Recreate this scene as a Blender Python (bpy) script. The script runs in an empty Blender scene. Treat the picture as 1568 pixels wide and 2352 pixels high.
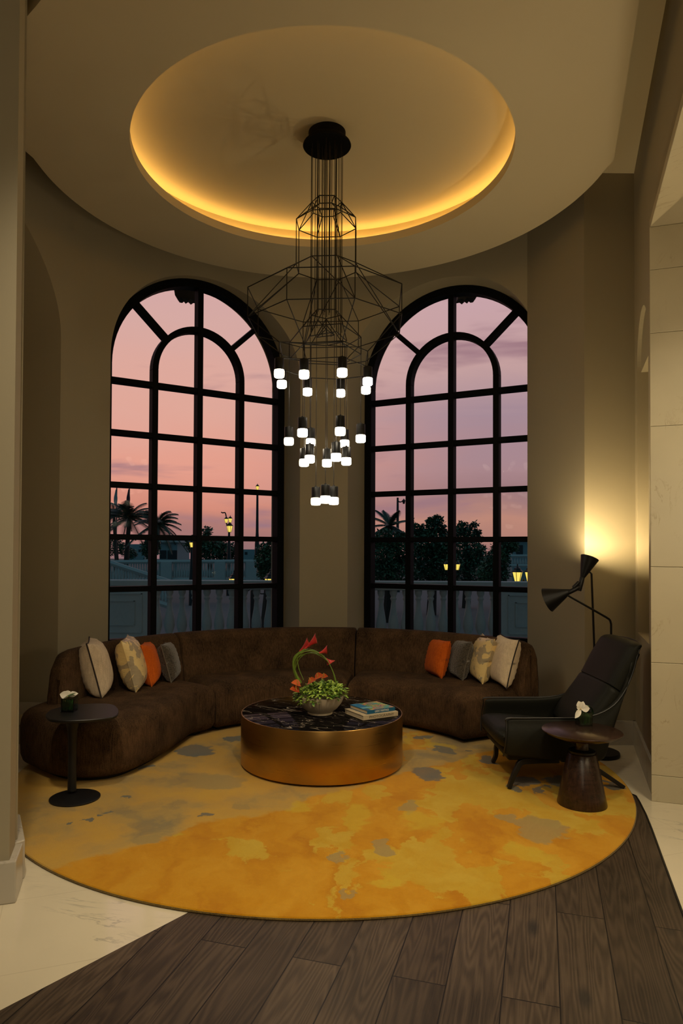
import bpy, bmesh, math, random
from math import sin, cos, pi, sqrt, atan2, radians
from mathutils import Vector as V, Matrix
random.seed(7)
C = bpy.context.scene.collection
# ------------------------------------------------------------------ camera
F, CX, CY, PIT, ROL, H = 1600.0, 743.0, 1241.0, 0.017, 0.0045, 1.6
RM = Matrix.Rotation(pi/2+PIT, 4, 'X') @ Matrix.Rotation(ROL, 4, 'Z')
cd = bpy.data.cameras.new('camera'); cam = bpy.data.objects.new('camera', cd); C.objects.link(cam)
cam.matrix_world = Matrix.Translation((0, 0, H)) @ RM
cd.sensor_fit = 'VERTICAL'; cd.sensor_height = 36; cd.sensor_width = 24; cd.lens = F/2352*36
cd.shift_x = (784-CX)/2352; cd.shift_y = (CY-1176)/2352; cd.clip_end = 500; cd.clip_start = 0.05
bpy.context.scene.camera = cam
def ray(x, y): return RM.to_3x3() @ V(((x-CX)/F, -(y-CY)/F, -1))
def az(x, y, z):
    r = ray(x, y); return V((0, 0, H)) + r*((z-H)/r.z)
def ay(x, y, d):
    r = ray(x, y); return V((0, 0, H)) + r*(d/r.y)
def sr(r, g, b):
    f = lambda c: (c/255/12.92) if c/255 <= .04045 else ((c/255+.055)/1.055)**2.4
    return (f(r), f(g), f(b), 1)

# ------------------------------------------------------------------ material helpers
class G:
    def __init__(s, name):
        s.m = bpy.data.materials.new(name); s.m.use_nodes = True; s.t = s.m.node_tree; s.t.nodes.clear()
        s.out = s.n('ShaderNodeOutputMaterial'); s.b = None
    def n(s, k): return s.t.nodes.new(k)
    def l(s, a, b): s.t.links.new(a, b)
    def put(s, sock, v):
        if hasattr(v, 'is_linked'): s.l(v, sock)
        elif v is not None:
            try: sock.default_value = v
            except Exception: sock.default_value = tuple(v)[:3]
    def obj(s): return s.n('ShaderNodeTexCoord').outputs['Object']
    def geo(s): return s.n('ShaderNodeNewGeometry').outputs['Position']
    def map(s, v, sc=(1, 1, 1), rot=(0, 0, 0), loc=(0, 0, 0)):
        k = s.n('ShaderNodeMapping'); s.l(v, k.inputs[0]); k.inputs['Scale'].default_value = sc
        k.inputs['Rotation'].default_value = rot; k.inputs['Location'].default_value = loc; return k.outputs[0]
    def noise(s, v, sc=5, det=3, dist=0, rough=.5, color=False):
        k = s.n('ShaderNodeTexNoise'); s.l(v, k.inputs['Vector']); k.inputs['Scale'].default_value = sc
        k.inputs['Detail'].default_value = det; k.inputs['Distortion'].default_value = dist; k.inputs['Roughness'].default_value = rough
        return k.outputs['Color' if color else 'Fac']
    def vor(s, v, sc=5, feat='F1', out='Distance'):
        k = s.n('ShaderNodeTexVoronoi'); k.feature = feat; s.l(v, k.inputs['Vector']); k.inputs['Scale'].default_value = sc; return k.outputs[out]
    def ramp(s, f, stops, mode='LINEAR'):
        k = s.n('ShaderNodeValToRGB'); s.l(f, k.inputs[0]); e = k.color_ramp.elements; k.color_ramp.interpolation = mode
        while len(e) < len(stops): e.new(.5)
        for q, (p, c) in zip(e, stops):
            q.position = p; q.color = c if hasattr(c, '__len__') else (c, c, c, 1)
        return k.outputs[0]
    def mix(s, f, a, b, mode='MIX'):
        k = s.n('ShaderNodeMix'); k.data_type = 'RGBA'; k.blend_type = mode
        s.put(k.inputs[0], f); s.put(k.inputs[6], a); s.put(k.inputs[7], b); return k.outputs[2]
    def math(s, op, a, b=None, c=None, clamp=False):
        k = s.n('ShaderNodeMath'); k.operation = op; k.use_clamp = clamp
        s.put(k.inputs[0], a)
        if b is not None: s.put(k.inputs[1], b)
        if c is not None: s.put(k.inputs[2], c)
        return k.outputs[0]
    def vm(s, op, a, b):
        k = s.n('ShaderNodeVectorMath'); k.operation = op; s.put(k.inputs[0], a); s.put(k.inputs[1], b)
        return k.outputs['Value' if op in ('LENGTH', 'DISTANCE', 'DOT_PRODUCT') else 'Vector']
    def step(s, f, lo, hi):
        k = s.n('ShaderNodeMapRange'); k.interpolation_type = 'SMOOTHSTEP'; s.put(k.inputs[0], f)
        k.inputs[1].default_value = lo; k.inputs[2].default_value = hi; return k.outputs[0]
    def sep(s, v):
        k = s.n('ShaderNodeSeparateXYZ'); s.l(v, k.inputs[0]); return k.outputs
    def bump(s, h, st=.3, d=.01):
        k = s.n('ShaderNodeBump'); s.l(h, k.inputs['Height']); k.inputs['Strength'].default_value = st; k.inputs['Distance'].default_value = d; return k.outputs[0]
    def pbr(s, col, rough=.5, metal=0, normal=None, spec=.5, sheen=0, coat=0, trans=0, emit=None, es=0, aniso=0):
        b = s.n('ShaderNodeBsdfPrincipled'); s.b = b
        s.put(b.inputs['Base Color'], col); s.put(b.inputs['Roughness'], rough); s.put(b.inputs['Metallic'], metal)
        b.inputs['Specular IOR Level'].default_value = spec
        b.inputs['Sheen Weight'].default_value = sheen; b.inputs['Coat Weight'].default_value = coat
        b.inputs['Transmission Weight'].default_value = trans; b.inputs['Anisotropic'].default_value = aniso
        if normal is not None: s.l(normal, b.inputs['Normal'])
        if emit is not None: b.inputs['Emission Color'].default_value = emit; b.inputs['Emission Strength'].default_value = es
        s.l(b.outputs[0], s.out.inputs[0]); return s.m
def simple(name, col, rough=.5, metal=0, spec=.5, var=.12, sc=30, bump=0, **k):
    g = G(name); v = g.obj(); nz = g.noise(v, sc, 4)
    c = g.mix(nz, tuple(x*(1-var) for x in col[:3])+(1,), tuple(min(1, x*(1+var)) for x in col[:3])+(1,))
    return g.pbr(c, rough, metal, g.bump(nz, bump, .005) if bump else None, spec, **k)
def emission(name, col, st):
    g = G(name); e = g.n('ShaderNodeEmission'); e.inputs[0].default_value = col; e.inputs[1].default_value = st
    g.l(e.outputs[0], g.out.inputs[0]); return g.m
def fabric(name, c1, c2, sc=260, rough=.9, bump=.5, sheen=.15, blot=6):
    g = G(name); v = g.obj(); a = g.noise(v, sc, 2); bl = g.noise(v, blot, 3)
    w = g.noise(g.map(v, (1, 1, .12)), sc*.6, 2)
    f = g.math('MULTIPLY', g.math('ADD', g.math('ADD', a, w), bl), .34)
    c = g.ramp(f, [(.36, c1), (.64, c2)])
    return g.pbr(c, rough, 0, g.bump(a, bump, .004), .2, sheen)
def glassy(name, tint=(.93, .96, .95, 1), refl=.06):
    g = G(name); t = g.n('ShaderNodeBsdfTransparent'); t.inputs[0].default_value = tint
    s = g.n('ShaderNodeBsdfGlossy'); s.inputs['Roughness'].default_value = .02
    fr = g.n('ShaderNodeFresnel'); fr.inputs[0].default_value = 1.45
    m = g.n('ShaderNodeMixShader'); g.l(g.math('MULTIPLY', fr.outputs[0], refl/.04*.6), m.inputs[0]); g.l(t.outputs[0], m.inputs[1]); g.l(s.outputs[0], m.inputs[2])
    g.l(m.outputs[0], g.out.inputs[0]); return g.m

M = {}
def wallmat(name, col):
    g = G(name); v = g.geo(); a = g.noise(g.map(v, (1, 1, .25)), 180, 3); b = g.noise(v, 1.4, 3)
    c = g.mix(g.math('MULTIPLY', b, .5), col, tuple(x*.9 for x in col[:3])+(1,))
    return g.pbr(c, .72, 0, g.bump(a, .12, .002), .3)
M['wall'] = wallmat('beige_wallcovering', (.36, .315, .22, 1))
M['ceil'] = wallmat('beige_ceiling_paint', (.60, .52, .35, 1))
def marble(name, c1, vein, sc=1.0, rough=.12, rot=.6, joint=0):
    g = G(name); v = g.map(g.geo(), (1, 1, 1), (0.5, .3, rot))
    w = g.noise(g.map(v, (.35*sc, 2.6*sc, 1.2*sc)), 1.7, 8, 1.3, .62)
    w2 = g.noise(v, 2.2*sc, 5)
    a = g.math('ABSOLUTE', g.math('SUBTRACT', w, .5))
    ln = g.math('SUBTRACT', 1, g.step(a, 0, .022))
    ln = g.math('MULTIPLY', ln, g.step(w2, .48, .68))
    c = g.mix(g.noise(v, 3*sc, 5), c1, tuple(x*.86 for x in c1[:3])+(1,))
    c = g.mix(g.math('MULTIPLY', ln, .75), c, vein)
    if joint:
        br = g.n('ShaderNodeTexBrick'); g.l(g.map(g.geo(), (1, 1, 1), (0, 0, -.34), (.3, .1, 0)), br.inputs[0])
        br.offset = 0; br.inputs['Scale'].default_value = 1; br.inputs['Brick Width'].default_value = 1.2; br.inputs['Row Height'].default_value = .6
        br.inputs['Mortar Size'].default_value = .0022; br.inputs['Mortar Smooth'].default_value = 0
        c = g.mix(g.math('MULTIPLY', br.outputs['Fac'], .22), c, (.3, .25, .18, 1))
    return g.pbr(c, rough, 0, None, .5)
M['floor_marble'] = marble('cream_marble', (.76, .69, .53, 1), (.33, .31, .27, 1), 1, .1, .25, 1)
M['jamb_marble'] = marble('cream_marble_cladding', (.56, .50, .35, 1), (.34, .26, .15, 1), 1.6, .5, .9)
M['plinth'] = marble('grey_marble_plinth', (.50, .46, .39, 1), (.28, .26, .22, 1), 2.0, .25, .3)
def wood_floor():
    g = G('dark_oak_planks'); ang = radians(17.4)
    v = g.map(g.geo(), (1, 1, 1), (0, 0, ang-pi/2), (0, 0, 0))   # x = along the plank
    br = g.n('ShaderNodeTexBrick'); g.l(g.map(v, (1, 1, 1), (0, 0, 0), (.4, .06, 0)), br.inputs[0]); br.offset = .37
    br.inputs['Scale'].default_value = 1; br.inputs['Brick Width'].default_value = 1.85; br.inputs['Row Height'].default_value = .2
    br.inputs['Mortar Size'].default_value = .0026; br.inputs['Mortar Smooth'].default_value = .1
    br.inputs['Color1'].default_value = (0, 0, 0, 1); br.inputs['Color2'].default_value = (1, 1, 1, 1); br.inputs['Mortar'].default_value = (.5, .5, .5, 1)
    rnd = br.outputs['Color']
    vv = g.vm('ADD', v, g.vm('MULTIPLY', rnd, (7.3, 3.1, 0)))
    big = g.noise(g.map(vv, (.32, 4.2, 1)), 1.6, 2, .12)
    ring = g.math('FRACT', g.math('MULTIPLY', big, 22))
    ring = g.step(g.math('ABSOLUTE', g.math('SUBTRACT', ring, .5)), .02, .5)
    fine = g.noise(g.map(vv, (3, 90, 1)), 3, 4)
    knot = g.math('SUBTRACT', 1, g.step(g.vor(g.map(vv, (1.6, 4.5, 1)), 1.0), .03, .17))
    blot = g.noise(vv, 2.3, 3)
    f = g.math('ADD', g.math('MULTIPLY', ring, .17), g.math('ADD', g.math('MULTIPLY', fine, .45), g.math('MULTIPLY', blot, .40)))
    c = g.ramp(f, [(.30, (.026, .018, .012, 1)), (.52, (.075, .053, .035, 1)), (.78, (.14, .10, .067, 1))])
    c = g.mix(g.math('MULTIPLY', rnd, .8), c, g.mix(1, c, (.58, .54, .52, 1), 'MULTIPLY'))
    c = g.mix(g.math('MULTIPLY', knot, .8), c, (.012, .012, .012, 1))
    c = g.mix(br.outputs['Fac'], c, (.006, .004, .003, 1))
    h = g.math('SUBTRACT', g.math('MULTIPLY', fine, .3), br.outputs['Fac'])
    return g.pbr(c, g.ramp(fine, [(.3, .42), (.7, .56)]), 0, g.bump(h, .35, .003), .4)
M['wood_floor'] = wood_floor()
M['black'] = simple('black_metal', (.007, .007, .0075, 1), .4, 0, .3, .2)
M['matte'] = simple('matte_black', (.004, .004, .004, 1), .75, 0, .08)
M['frame'] = simple('black_window_frame', (.0022, .0026, .0034, 1), .62, 0, .10, .2)
M['wire'] = simple('black_wire', (.008, .007, .006, 1), .5, 0, .3)
M['glass'] = glassy('window_glass', (.96, .97, .98, 1), .006)
M['vase_glass'] = glassy('vase_glass', (.8, .92, .84, 1), .12)
M['glow'] = emission('lit_diffuser', (1, .86, .62, 1), 19)
M['led'] = emission('cove_led', (1, .58, .15, 1), 17)
M['bulb'] = emission('lamp_bulb', (1, .72, .36, 1), 30)
M['lantern'] = emission('lantern_light', (1, .72, .13, 1), 1.15)
M['sofa'] = fabric('brown_bouclé', (.010, .0055, .003, 1), (.105, .058, .027, 1), 210, .95, .5, .0)
M['leather'] = simple('black_leather', (.0118, .0122, .0092, 1), .52, 0, .16, .15, 60, .12)
M['leather_edge'] = simple('black_leather_piping', (.006, .006, .006, 1), .45)
def walnut():
    g = G('dark_walnut'); v = g.obj(); a = g.noise(g.map(v, (1, 14, 14)), 4, 5, .4); z = g.noise(g.map(v, (40, 40, 1.4)), 2, 4)
    c = g.ramp(g.math('MULTIPLY', g.math('ADD', a, z), .5), [(.3, (.011, .0055, .004, 1)), (.7, (.05, .024, .016, 1))])
    return g.pbr(c, .27, 0, None, .5)
M['walnut'] = walnut()
M['ebony'] = simple('black_stained_wood', (.0075, .0075, .0085, 1), .42, 0, .4, .25, 20)
def brass():
    g = G('brushed_brass'); v = g.obj(); a = g.noise(g.map(v, (1, 1, 60)), 3, 4); b = g.noise(v, 3, 3)
    c = g.ramp(b, [(.3, (.48, .275, .08, 1)), (.7, (.60, .355, .115, 1))])
    return g.pbr(c, g.ramp(a, [(.3, .27), (.7, .32)]), 1, None, .5, aniso=.5)
M['brass'] = brass()
def black_marble():
    g = G('black_marble'); v = g.map(g.obj(), (1, 1, 1), (0, 0, .5))
    acc = None
    for sc, rot, th in ((1.5, .3, .006), (1.9, 1.5, .006), (2.6, 2.4, .005), (3.4, .9, .004)):
        w = g.noise(g.map(v, (1, 3.4, 1), (0, 0, rot), (sc, rot*3, 0)), sc, 3, .25, .5)
        ln = g.math('SUBTRACT', 1, g.step(g.math('ABSOLUTE', g.math('SUBTRACT', w, .5)), .0005, th))
        ln = g.math('MULTIPLY', ln, g.step(g.noise(v, 3.1+rot, 2), .44, .62))
        acc = ln if acc is None else g.math('MAXIMUM', acc, ln)
    c = g.mix(g.math('MULTIPLY', acc, .8), (.006, .005, .005, 1), (.5, .42, .33, 1))
    d = g.n('ShaderNodeBsdfDiffuse'); g.l(c, d.inputs[0]); q = g.n('ShaderNodeBsdfGlossy'); q.inputs['Roughness'].default_value = .06
    fr = g.n('ShaderNodeFresnel'); fr.inputs[0].default_value = 1.5; mx = g.n('ShaderNodeMixShader')
    g.l(g.math('MULTIPLY', fr.outputs[0], .24), mx.inputs[0]); g.l(d.outputs[0], mx.inputs[1]); g.l(q.outputs[0], mx.inputs[2]); g.l(mx.outputs[0], g.out.inputs[0]); return g.m
M['black_marble'] = black_marble()

def rug_mat():
    g = G('hand_tufted_rug'); p = g.geo()
    wig = g.vm('SUBTRACT', g.noise(p, 2.4, 5, .2, .6, True), (.5, .5, .5))
    q = g.vm('ADD', p, g.vm('MULTIPLY', wig, (.40, .40, 0)))
    fine = g.vm('SUBTRACT', g.noise(p, 11, 4, 0, .6, True), (.5, .5, .5))
    q2 = g.vm('ADD', q, g.vm('MULTIPLY', fine, (.13, .13, 0)))
    n1 = g.noise(g.map(q2, (1, 1, 1), (0, 0, .6)), 2.0, 6, .3, .58)
    n2 = g.noise(g.map(q2, (1.6, .8, 1), (0, 0, -.5)), 3.1, 5, .2, .55)
    n3 = g.noise(q2, 6.5, 5)
    beige = g.ramp(n1, [(.34, sr(152, 138, 102)), (.44, sr(188, 160, 96)), (.52, sr(204, 166, 86)), (.66, sr(214, 172, 76))])
    n4 = g.noise(g.map(q2, (1.1, .6, 1), (0, 0, -.35)), 2.5, 5, .1, .55)
    yel = g.step(g.math('ADD', n4, g.math('MULTIPLY', g.sep(p)[0], .045)), .55, .575)
    org = g.ramp(n2, [(.34, sr(200, 134, 14)), (.48, sr(214, 152, 24)), (.62, sr(222, 164, 40))])
    gold = g.mix(g.math('MULTIPLY', yel, .9), org, g.ramp(n3, [(.35, sr(210, 170, 44)), (.65, sr(218, 186, 68))]))
    # orange field: front, limited to the left and the back
    sx = g.sep(q2)
    e = g.math('ADD', g.math('MULTIPLY', sx[0], .80), g.math('MULTIPLY', sx[1], -1.0))
    e = g.math('ADD', e, 4.55)
    m1 = g.step(e, -.03, .05)
    right = g.math('MULTIPLY', g.step(sx[0], .55, .62), g.step(n1, .46, .50))
    mask = g.math('MAXIMUM', m1, right)
    c = g.mix(mask, beige, gold)
    def blobs(pts, base, col, inner=0.8, amt=.85):
        nonlocal c
        acc = None
        for (x, y, rx, ry) in pts:
            d = g.vm('LENGTH', g.vm('DIVIDE', g.vm('SUBTRACT', q2, (x, y, 0)), (rx, ry, 9)), (0, 0, 0))
            k = g.math('SUBTRACT', 1, g.step(d, inner, 1.0))
            acc = k if acc is None else g.math('MAXIMUM', acc, k)
        c = g.mix(g.math('MULTIPLY', acc, amt), c, col)
    def U(px, py, wx, wy):
        a = az(px, py, .02); return (a.x, a.y, wx*a.y/1600/2, wy*a.y/1600/2*a.y/1.6)
    blobs([U(770, 1975, 40, 44), U(870, 1950, 46, 44), U(938, 1862, 40, 46), U(1245, 1905, 120, 60), U(1180, 1885, 60, 30),
           U(330, 1930, 60, 22), U(820, 2050, 28, 34), U(560, 1850, 44, 20), U(500, 1790, 150, 40)], None, sr(172, 152, 100), .8, .85)
    blobs([U(1000, 1712, 110, 12), U(960, 1890, 110, 40), U(690, 1850, 90, 26), U(820, 1880, 60, 70), U(900, 2020, 50, 40), U(1210, 1960, 90, 44)], None, sr(218, 186, 54), .6, .7)
    blobs([U(440, 1728, 100, 34), U(330, 1760, 40, 10), U(540, 1697, 60, 16), U(985, 1778, 72, 42), U(1018, 1722, 36, 22), U(1060, 1722, 20, 8), U(1130, 1745, 44, 18),
           U(1200, 1795, 70, 26), U(1290, 1800, 90, 40), U(1250, 1815, 30, 16), U(190, 1884, 22, 12), U(160, 1893, 16, 8), U(235, 1870, 22, 9), U(255, 1862, 18, 7), U(480, 1880, 50, 12),
           U(280, 1835, 40, 7), U(1182, 1812, 30, 14), U(1390, 1800, 40, 16), U(980, 1697, 60, 10)], None, sr(84, 106, 116), .78, .85)
    bl = g.noise(p, 4.0, 3); c = g.mix(g.math('MULTIPLY', g.math('SUBTRACT', bl, .3), .4, clamp=True), c, sr(204, 146, 34))
    pile = g.noise(p, 420, 2)
    c = g.mix(g.math('MULTIPLY', pile, .34), c, (.07, .04, .008, 1))
    h = g.math('ADD', pile, g.math('MULTIPLY', n3, .5))
    return g.pbr(c, .95, 0, g.bump(h, .6, .006), .1, .1)
M['rug'] = rug_mat()
M['rug_edge'] = fabric('dark_rug_edge', (.06, .04, .015, 1), (.20, .13, .03, 1), 300)

# ------------------------------------------------------------------ mesh helpers
def sm_obj(o, smooth=True, ang=40):
    if smooth:
        for p in o.data.polygons: p.use_smooth = True
        try: o.data.set_sharp_from_angle(angle=radians(ang))
        except Exception: pass
def make(name, bm, mat, parent=None, smooth=True, ang=40, label=None):
    bmesh.ops.recalc_face_normals(bm, faces=bm.faces[:])
    if parent is not None: bmesh.ops.translate(bm, verts=bm.verts[:], vec=-parent.location if parent.parent is None else -(parent.location+parent.parent.location))
    me = bpy.data.meshes.new(name); bm.to_mesh(me); bm.free()
    for x in (mat if isinstance(mat, (list, tuple)) else [mat]): me.materials.append(x)
    o = bpy.data.objects.new(name, me); C.objects.link(o)
    if parent is not None: o.parent = parent
    if label: o['label'] = label
    sm_obj(o, smooth, ang); return o
def thing(name, loc, label, cat, group=None):
    o = bpy.data.objects.new(name, None); C.objects.link(o); o.location = loc; o.empty_display_size = .1
    tag(o, label, cat, group); return o
def tag(o, label, cat, group=None, kind=None):
    o['label'] = label; o['category'] = cat
    if group: o['group'] = group
    if kind: o['kind'] = kind
    return o
def struct(name, bm, mat, smooth=False, ang=40):
    o = make(name, bm, mat, None, smooth, ang); o['kind'] = 'structure'; return o
def subsurf(o, lv=2):
    m = o.modifiers.new('s', 'SUBSURF'); m.levels = lv; m.render_levels = lv; return o
def bevel(o, w, seg=3):
    m = o.modifiers.new('b', 'BEVEL'); m.width = w; m.segments = seg; m.limit_method = 'ANGLE'; m.angle_limit = radians(40); return o
def face(bm, pts):
    vs = [bm.verts.new(p) for p in pts]
    return bm.faces.new(vs)
def box(bm, c, s, rz=0, mat=None):
    mt = Matrix.Translation(c) @ Matrix.Rotation(rz, 4, 'Z') @ Matrix.Diagonal((s[0], s[1], s[2], 1))
    if mat is not None: mt = mat @ mt
    bmesh.ops.create_cube(bm, size=1, matrix=mt)
def prism(bm, pts, z0, z1):
    a = [bm.verts.new((p[0], p[1], z0)) for p in pts]; b = [bm.verts.new((p[0], p[1], z1)) for p in pts]
    n = len(pts); bm.faces.new(a[::-1]); bm.faces.new(b)
    for i in range(n): bm.faces.new((a[i], a[(i+1) % n], b[(i+1) % n], b[i]))
def lathe(bm, prof, c=(0, 0, 0), seg=48, mtx=None, flute=None):
    rings = []
    for (r, z) in prof:
        rg = []
        for i in range(seg):
            a = 2*pi*i/seg; rr = r*(1+(flute[1]*cos(a*flute[0]) if flute else 0))
            p = V((rr*cos(a), rr*sin(a), z))
            if mtx is not None: p = mtx @ p
            rg.append(bm.verts.new(p + V(c)))
        rings.append(rg)
    for a, b in zip(rings, rings[1:]):
        for i in range(seg): bm.faces.new((a[i], a[(i+1) % seg], b[(i+1) % seg], b[i]))
    if prof[0][0] > 1e-6: bm.faces.new(rings[0][::-1])
    if prof[-1][0] > 1e-6: bm.faces.new(rings[-1])
    bmesh.ops.remove_doubles(bm, verts=[v for r in (rings[0], rings[-1]) for v in r if True], dist=1e-7) if (prof[0][0] <= 1e-6 or prof[-1][0] <= 1e-6) else None
def lathe_open(bm, prof, c=(0, 0, 0), seg=48, mtx=None):
    rings = []
    for (r, z) in prof:
        rg = []
        for i in range(seg):
            a = 2*pi*i/seg; p = V((r*cos(a), r*sin(a), z))
            if mtx is not None: p = mtx @ p
            rg.append(bm.verts.new(p + V(c)))
        rings.append(rg)
    for a, b in zip(rings, rings[1:]):
        for i in range(seg): bm.faces.new((a[i], a[(i+1) % seg], b[(i+1) % seg], b[i]))
def tube(bm, pts, r, seg=8, closed=False):
    pts = [V(p) for p in pts]; n = len(pts); rings = []; prev = None
    for i, p in enumerate(pts):
        if closed: t = pts[(i+1) % n]-pts[i-1]
        else: t = pts[min(i+1, n-1)]-pts[max(i-1, 0)]
        t.normalize()
        if prev is None:
            up = V((0, 0, 1)) if abs(t.z) < .95 else V((1, 0, 0)); x = t.cross(up).normalized()
        else:
            x = (prev - t*prev.dot(t))
            x = x.normalized() if x.length > 1e-6 else t.orthogonal().normalized()
        prev = x; y = t.cross(x); rr = r[i] if hasattr(r, '__len__') else r
        rings.append([bm.verts.new(p + (x*cos(2*pi*k/seg)+y*sin(2*pi*k/seg))*rr) for k in range(seg)])
    pr = list(zip(rings, rings[1:])) + ([(rings[-1], rings[0])] if closed else [])
    for a, b in pr:
        for k in range(seg): bm.faces.new((a[k], a[(k+1) % seg], b[(k+1) % seg], b[k]))
    if not closed: bm.faces.new(rings[0][::-1]); bm.faces.new(rings[-1])
def spline(pts, n=8):
    P = [V(p) for p in pts]; P = [P[0]*2-P[1]]+P+[P[-1]*2-P[-2]]; out = []
    for i in range(1, len(P)-2):
        for k in range(n):
            t = k/n; a, b, c, d = P[i-1], P[i], P[i+1], P[i+2]
            out.append(.5*((2*b)+(-a+c)*t+(2*a-5*b+4*c-d)*t*t+(-a+3*b-3*c+d)*t**3))
    out.append(P[-2]); return out
def gridmesh(bm, rows, closed_u=False):
    vs = [[bm.verts.new(p) for p in r] for r in rows]
    for a, b in zip(vs, vs[1:]):
        m = len(a)
        for i in range(m if closed_u else m-1): bm.faces.new((a[i], a[(i+1) % m], b[(i+1) % m], b[i]))
    return vs
B = bmesh.new

# ------------------------------------------------------------------ room shell
CC = V((-.02, 5.18, 0)); ZC = 4.5; RD = 1.395; RS = 2.135; ZTOP = 5.3
bm = B(); prism(bm, [(-4.2, -4.2), (4.2, -4.2), (4.2, 6.6), (2.9, 8.35), (-2.9, 8.35), (-4.2, 6.6)], -.06, 0); struct('floor', bm, M['floor_marble'])
wl = [az(0, 2322, 0), az(445, 2090, 0)]
d0 = (wl[1]-wl[0]).normalized()
wa = wl[0]-d0*2.2; wb = wl[1]+d0*1.2
wr = [az(1466, 1842, 0), az(1480, 1870, 0), az(1494, 1905, 0), az(1519, 1975, 0), az(1568, 2110, 0)]
dr = (wr[-1]-wr[-2]).normalized()
far = [V((1.75, 5.15, 0)), V((1.98, 4.83, 0)), V((2.06, 4.62, 0))]
outl = [wa, wb, V((.6, 4.6, 0)), V((1.3, 5.2, 0))] + far + wr + [wr[-1]+dr*3.2]
bm = B(); prism(bm, [(p.x, p.y) for p in outl], -.02, .002); struct('floor_wood', bm, M['wood_floor'])
bm = B(); tube(bm, [p+V((.006, 0, 0)) for p in far[1:]+wr+[wr[-1]+dr*3]], .007, 6); struct('trim_1', bm, M['black'])

# soffit with round cove
def soffit_outline():
    pts = [(-1.2, 2.2), (-1.34, 3.46), (-1.5, 3.62), (-1.63, 3.74), (-2.0, 4.1), (-2.2, 4.9)]
    for i in range(0, 61):
        a = radians(-92+184*i/60); pts.append((CC.x+RS*sin(a), CC.y+RS*cos(a)))
    pts += [(2.16, 5.19), (1.64, 3.6), (1.09, 1.95)]
    return pts
so = soffit_outline()
bm = B()
N = 160
def ring(r, z): return [bm.verts.new((CC.x+r*sin(2*pi*i/N), CC.y+r*cos(2*pi*i/N), z)) for i in range(N)]
def outer_at(a):   # where a ray from the centre meets the outline
    dx, dy = sin(a), cos(a); best = None
    for p, q in zip(so, so[1:]+so[:1]):
        ax, ay_, bx, by = p[0]-CC.x, p[1]-CC.y, q[0]-CC.x, q[1]-CC.y
        ex, ey = bx-ax, by-ay_; det = dx*(-ey)+ex*dy
        if abs(det) < 1e-9: continue
        t = (ax*(-ey)+ex*ay_)/det; s = (dx*ay_-dy*ax)/det
        if t > 0 and -1e-6 <= s <= 1+1e-6: best = t if best is None else min(best, t)
    return best
angs = [2*pi*i/N for i in range(N)]
oo = [outer_at(a) for a in angs]
o0 = [bm.verts.new((CC.x+r*sin(a), CC.y+r*cos(a), ZC)) for r, a in zip(oo, angs)]
o1 = [bm.verts.new((CC.x+r*sin(a), CC.y+r*cos(a), ZC+.36)) for r, a in zip(oo, angs)]
R = [o1, o0, ring(RD, ZC), ring(RD, ZC+.072), ring(RD+.03, ZC+.072), ring(RD+.03, ZC+.03), ring(RD+.24, ZC+.03), ring(RD+.245, ZC+.262)]
for a, b in zip(R, R[1:]):
    for i in range(N): bm.faces.new((a[i], a[(i+1) % N], b[(i+1) % N], b[i]))
bm.faces.new(R[-1])
struct('ceiling', bm, M['ceil'], True, 30)
bm = B(); lathe(bm, [(RD+.21, ZC+.125), (RD+.232, ZC+.125), (RD+.232, ZC+.14), (RD+.21, ZC+.14)], (CC.x, CC.y, 0), 96)
bmesh.ops.delete(bm, geom=[f for f in bm.faces if len(f.verts) > 4], context='FACES')
led = make('cove_light_strip', bm, M['led'])
bm = B(); lathe_open(bm, [(RD+.19, ZC+.03), (RD+.19, ZC+.135), (RD+.194, ZC+.135), (RD+.194, ZC+.118), (RD+.24, ZC+.118)], (CC.x, CC.y, 0), 96); make('cove_shield', bm, M['ceil'], led)  # hidden ring added to keep the strip's light off the dome centre
tag(led, 'glowing amber LED strip hidden in the round ceiling cove', 'light strip')
bm = B(); prism(bm, [(-4.2, -4.2), (4.2, -4.2), (4.2, 8.6), (-4.2, 8.6)], ZTOP, ZTOP+.1); struct('ceiling_upper', bm, M['ceil'])
bm = B(); prism(bm, [(2.2, 5.9), (2.75, 5.9), (1.0, 1.0), (.2, 1.0), (1.55, 3.4), (2.18, 5.25)], 4.83, 5.0); struct('ceiling_right', bm, M['ceil'])
bm = B(); prism(bm, [(-2.2, 5.1), (-1.75, 3.7), (-1.5, 3.0), (-3.2, 3.0), (-3.2, 5.1)], 4.83, 5.0); struct('ceiling_left', bm, M['ceil'])

# apse: cylinder wall with two arched openings cut along each window's own normal
RW = 2.56; ZSP = 3.5; SILL = .16
WIN = []
for (p0, p1) in ((V((-2.148, 6.983, 0)), V((-.568, 7.977, 0))), (V((.617, 8.043, 0)), V((2.116, 7.246, 0)))):
    u = (p1-p0).normalized(); n = V((u.y, -u.x, 0)); WIN.append([p0, u, n])
def cyl_px(px):      # point on the cylinder on this image column
    k = (px-CX)/F; lo, hi = -1.5, 1.5
    for _ in range(60):
        m = (lo+hi)/2; v = (CC.x+RW*sin(m))/(CC.y+RW*cos(m))
        if v < k: lo = m
        else: hi = m
    return lo
LA, LB = cyl_px(250), cyl_px(688); RA, RB = cyl_px(798), cyl_px(1211)
def cyl(a): return V((CC.x+RW*sin(a), CC.y+RW*cos(a), 0))
def tof(w, p): return (p-w[0]).dot(w[1])
def hit_cyl(w, t):   # from the window plane along n to the cylinder
    p = w[0]+w[1]*t; q = p-CC; b = q.dot(w[2]); c = q.dot(q)-RW*RW
    s = -b-sqrt(max(b*b-c, 0)); return p+w[2]*max(s, 0.0)
OPEN = []
wl_, wr_ = WIN
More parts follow.
